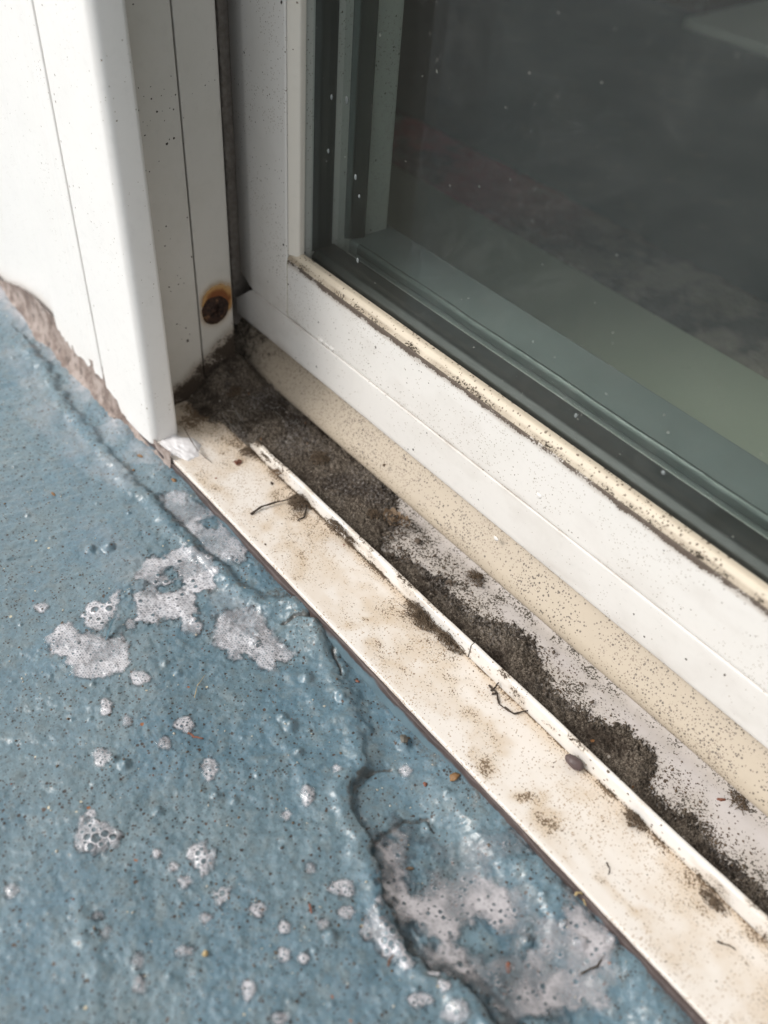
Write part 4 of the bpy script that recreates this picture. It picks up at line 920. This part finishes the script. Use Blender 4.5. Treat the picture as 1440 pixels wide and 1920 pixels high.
# dried pellet on the rib, curled leaf in the channel
bm = bmesh.new(); p = onZ(1080, 1426, .0022)
g = rock_bm(bm, (0, 0, 0), .0016, (1.7, .95, .9), .07, 3, Matrix.Identity(3))
bmesh.ops.rotate(bm, verts=g, cent=(0, 0, 0), matrix=Matrix.Rotation(math.radians(6), 3, 'Z')); bmesh.ops.translate(bm, verts=g, vec=(p.x, YR-.0018, .0017))
thing(bm, 'dried_pellet', M['seed'], 'dark oval dried pellet resting against the rib', 'pellet')
def curled_leaf():
    bm = bmesh.new(); p = onZ(736, 976, -.0005)
    c = Vector((p.x, p.y, .0004))
    for j in range(2):
        prev = None; cc = c+Vector((j*.0035, j*.0012, 0)); 
        for i in range(46):
            a = i*.28+j*2; r = (.0008+.0030*i/46)*(1-.35*j); hgt = .0009+.0008*math.sin(i*1.9)
            v1 = bm.verts.new(cc+Vector((r*math.cos(a), r*math.sin(a)*.8, .0012-.0002*i/10))); v2 = bm.verts.new(cc+Vector((r*1.18*math.cos(a), r*1.18*math.sin(a)*.8, .0012-.0002*i/10+hgt)))
            if prev: bm.faces.new((prev[0], v1, v2, prev[1]))
            prev = (v1, v2)
    for k in range(26):
        a = random.uniform(0, 6.28); r = .0035*random.random(); q = c+Vector((r*math.cos(a), r*math.sin(a)*.8, 0))
        rock_bm(bm, q, .0003*random.uniform(.6, 1.6), (1.2, 1, .8), .3, 1)
    thing(bm, 'curled_leaf', M['leaf'], 'curled shrivelled brown leaf lying in the soil of the channel', 'leaf')
curled_leaf()
def peb(u, v, z, r, mat, label, sq=(1.3, 1, .7), name='pebble', cat='pebble'):
    bm = bmesh.new(); p = onZ(u, v, z); zz = z if z > -.002 else (floor_at(p.x, p.y) if z > -.0046 and p.y < .0975 else z)
    r *= .66; rock_bm(bm, (p.x, p.y, zz+r*sq[2]*.5), r, sq, .26, 2); bmesh.ops.subdivide_edges(bm, edges=bm.edges[:], cuts=1)
    for v_ in bm.verts: v_.co += Vector((random.uniform(-1, 1), random.uniform(-1, 1), random.uniform(-1, 1)))*r*.07
    bm.normal_update(); thing(bm, name, M[mat], label, cat)
peb(757, 1388, ZF, .0016, 'pebble', 'dark grey-brown pebble on the blue floor beside the sill')
peb(766, 1382, ZF, .0008, 'crumb', 'small black crumb stuck to the dark pebble', name='crumb', cat='crumb')
peb(851, 1460, ZF, .0016, 'orange', 'orange brown chip on the blue floor right of the dark pebble', (1.5, 1, .5), 'chip', 'chip')
peb(798, 1466, ZF, .0010, 'redchip', 'small rust red chip left of the orange brown chip', (1, .8, .6), 'chip', 'chip')
peb(327, 905, ZF, .0012, 'orange', 'yellow orange flake at the sill edge near the post', (.8, 1.4, .6), 'chip', 'chip')
peb(263, 856, ZF, .0011, 'orange', 'bright orange flake on the blue floor left of the post foot', (1.6, .7, .5), 'chip', 'chip')
peb(250, 880, ZF, .0008, 'orange', 'small orange flake just below the bright orange one', (1, 1, .6), 'chip', 'chip')
peb(100, 927, ZF, .0009, 'orange', 'ochre flake on the blue floor at far left', (1.7, .8, .5), 'chip', 'chip')
peb(957, 1806, ZF, .0013, 'redchip', 'red chip floating in the milky puddle', (.8, 1.5, .5), 'chip', 'chip')
peb(770, 1620, ZF, .0009, 'crumb', 'black insect-like crumb in the milky puddle', (1.7, .7, .6), 'crumb', 'crumb')
peb(385, 1790, ZF, .0011, 'straw', 'tan pebble near the bottom of the blue floor', (1, 1, .9))
peb(982, 1496, ZF, .0007, 'redchip', 'tiny rust red chip tight against the sill nose', (1.6, .7, .5), 'chip', 'chip')
peb(671, 1270, ZF, .0008, 'redchip', 'tiny pinkish chip on the paint near the sill', (1.4, .8, .5), 'chip', 'chip')
peb(510, 907, 0, .0008, 'fibre', 'black seed on the sill left of the rib start', (.8, 1.4, .7), 'seed', 'seed')
peb(405, 897, 0, .0005, 'redchip', 'tiny brown crumb on the upper sill', (1.4, .8, .5), 'crumb', 'crumb')
peb(645, 1152-130, .0, .0005, 'redchip', 'tiny red crumb on the sill under the crumb heap', (1.2, .8, .5), 'crumb', 'crumb')
peb(945, 1185, -.0032, .0011, 'pebble', 'rounded grey seed on the white channel floor', (1.7, .8, .6), 'seed', 'seed')
peb(955, 1198, -.0032, .0009, 'fibre', 'black crumb below the rounded grey seed', (1.3, 1, .8), 'crumb', 'crumb')
peb(1352, 1500, -.0032, .0011, 'redchip', 'brown chip on the channel floor at lower right', (1.7, .6, .5), 'chip', 'chip')
peb(720, 873, .0095, .0008, 'crumb', 'dark crumb stuck on the cream rail', (1, 1, .8), 'crumb', 'crumb')
def webs():
    bm = bmesh.new()
    for k in range(24):
        a = onZ(random.uniform(380, 560), random.uniform(740, 860), .001); b = onZ(random.uniform(400, 620), random.uniform(700, 880), .004)
        if a.y < .118 or b.y > .146: continue
        tube(bm, path(a, a.lerp(b, random.uniform(.25, .7)), 8, .0009, random.uniform(0, .002)), .000035, .00003, 3)
    a = onX(447, 610, -.229); 
    thing(bm, 'cobweb', M['web'], 'torn grey cobweb over the soil in the corner by the jamb', 'cobweb')
webs()

# white caulk smeared from the post foot over the sill
def caulk():
    bm = bmesh.new(); c = onZ(338, 842, 0)
    g = bmesh.ops.create_icosphere(bm, subdivisions=5, radius=1)['verts']
    for v in g:
        x, y, z = v.co; n = float(fbm(x*2.2+5, y*2.2+z, 301))-.5
        px_ = x*.0078*(1+.5*n); py_ = y*.0052*(1+.6*n)
        v.co = Vector((c.x-.0005+px_, c.y+.0008+py_+x*.0012, max(-.0012, -.0002+z*.0015*(1+n)*(1-.25*x))))
    m = NT('white_caulk'); cc = m.mix(m.specks(700, .16, .06, off=3), (.72, .71, .72), (.3, .26, .25)); M['caulk'] = m.done(m.bsdf(cc, .35, m.bump(m.noise(500, 3), .25, .0004)))
    o = finish(bm, 'caulk_smear', M['caulk']); tag(o, 'white caulk smear joining the post foot to the end of the sill', 'caulk')
caulk()
# lumps of dried paint on the door seam
bm = bmesh.new()
for (u, v, a, b, h) in ((601,638,.0015,.0008,.0006),(622,654,.0012,.0008,.0005),(612,646,.0014,.0003,.0004),(640,690,.0008,.0014,.0004),(650,684,.0016,.0004,.0003),(1390,1335,.0013,.0012,.0003),(930,1010,.001,.0007,.0003),(1290,1235,.0016,.0012,.0003),(1180,1150,.0012,.0009,.0003),(1010,930,.001,.0008,.0003)):
    p = onY(u, v, YD); g = bmesh.ops.create_icosphere(bm, subdivisions=3, radius=1)['verts']
    for q in g: q.co = Vector((p.x+q.co.x*a, YD+q.co.y*h, p.z+q.co.z*b+q.co.x*q.co.x*b*.3))
o = finish(bm, 'dried_paint_lumps', M['door']); D(o)
# dried drops on the outside of the glass
for (u, v, a, b, lb) in ((622,182,4,6,'upper pale drop on the dark left band of the glass'),(616,283,4,6,'lower pale drop on the dark left band of the glass'),(667,332,5,7,'largest pale drop beside the inner frame edge'),(674,368,4,5,'pale drop just below the largest drop'),(671,488,5,7,'clear drop at the lower left glass corner'),(1080,779,4,6,'pale drop low on the glass near its bottom edge'),(1244,886,5,5,'round pale drop nearest the right side of the glass'),(650,188,7,10,'squarish grey smear stuck high on the glass')):
    bm = bmesh.new(); p = onY(u, v, YGl); g = bmesh.ops.create_icosphere(bm, subdivisions=3, radius=1)['verts']
    for q in g: q.co = Vector((p.x+q.co.x*a*.00011, YGl-.00005+q.co.y*.0003, p.z+q.co.z*b*.00012))
    thing(bm, 'dried_drop', M['seal'] if v == 188 else M['drop'], lb, 'drop', 'dried drops on the door glass')
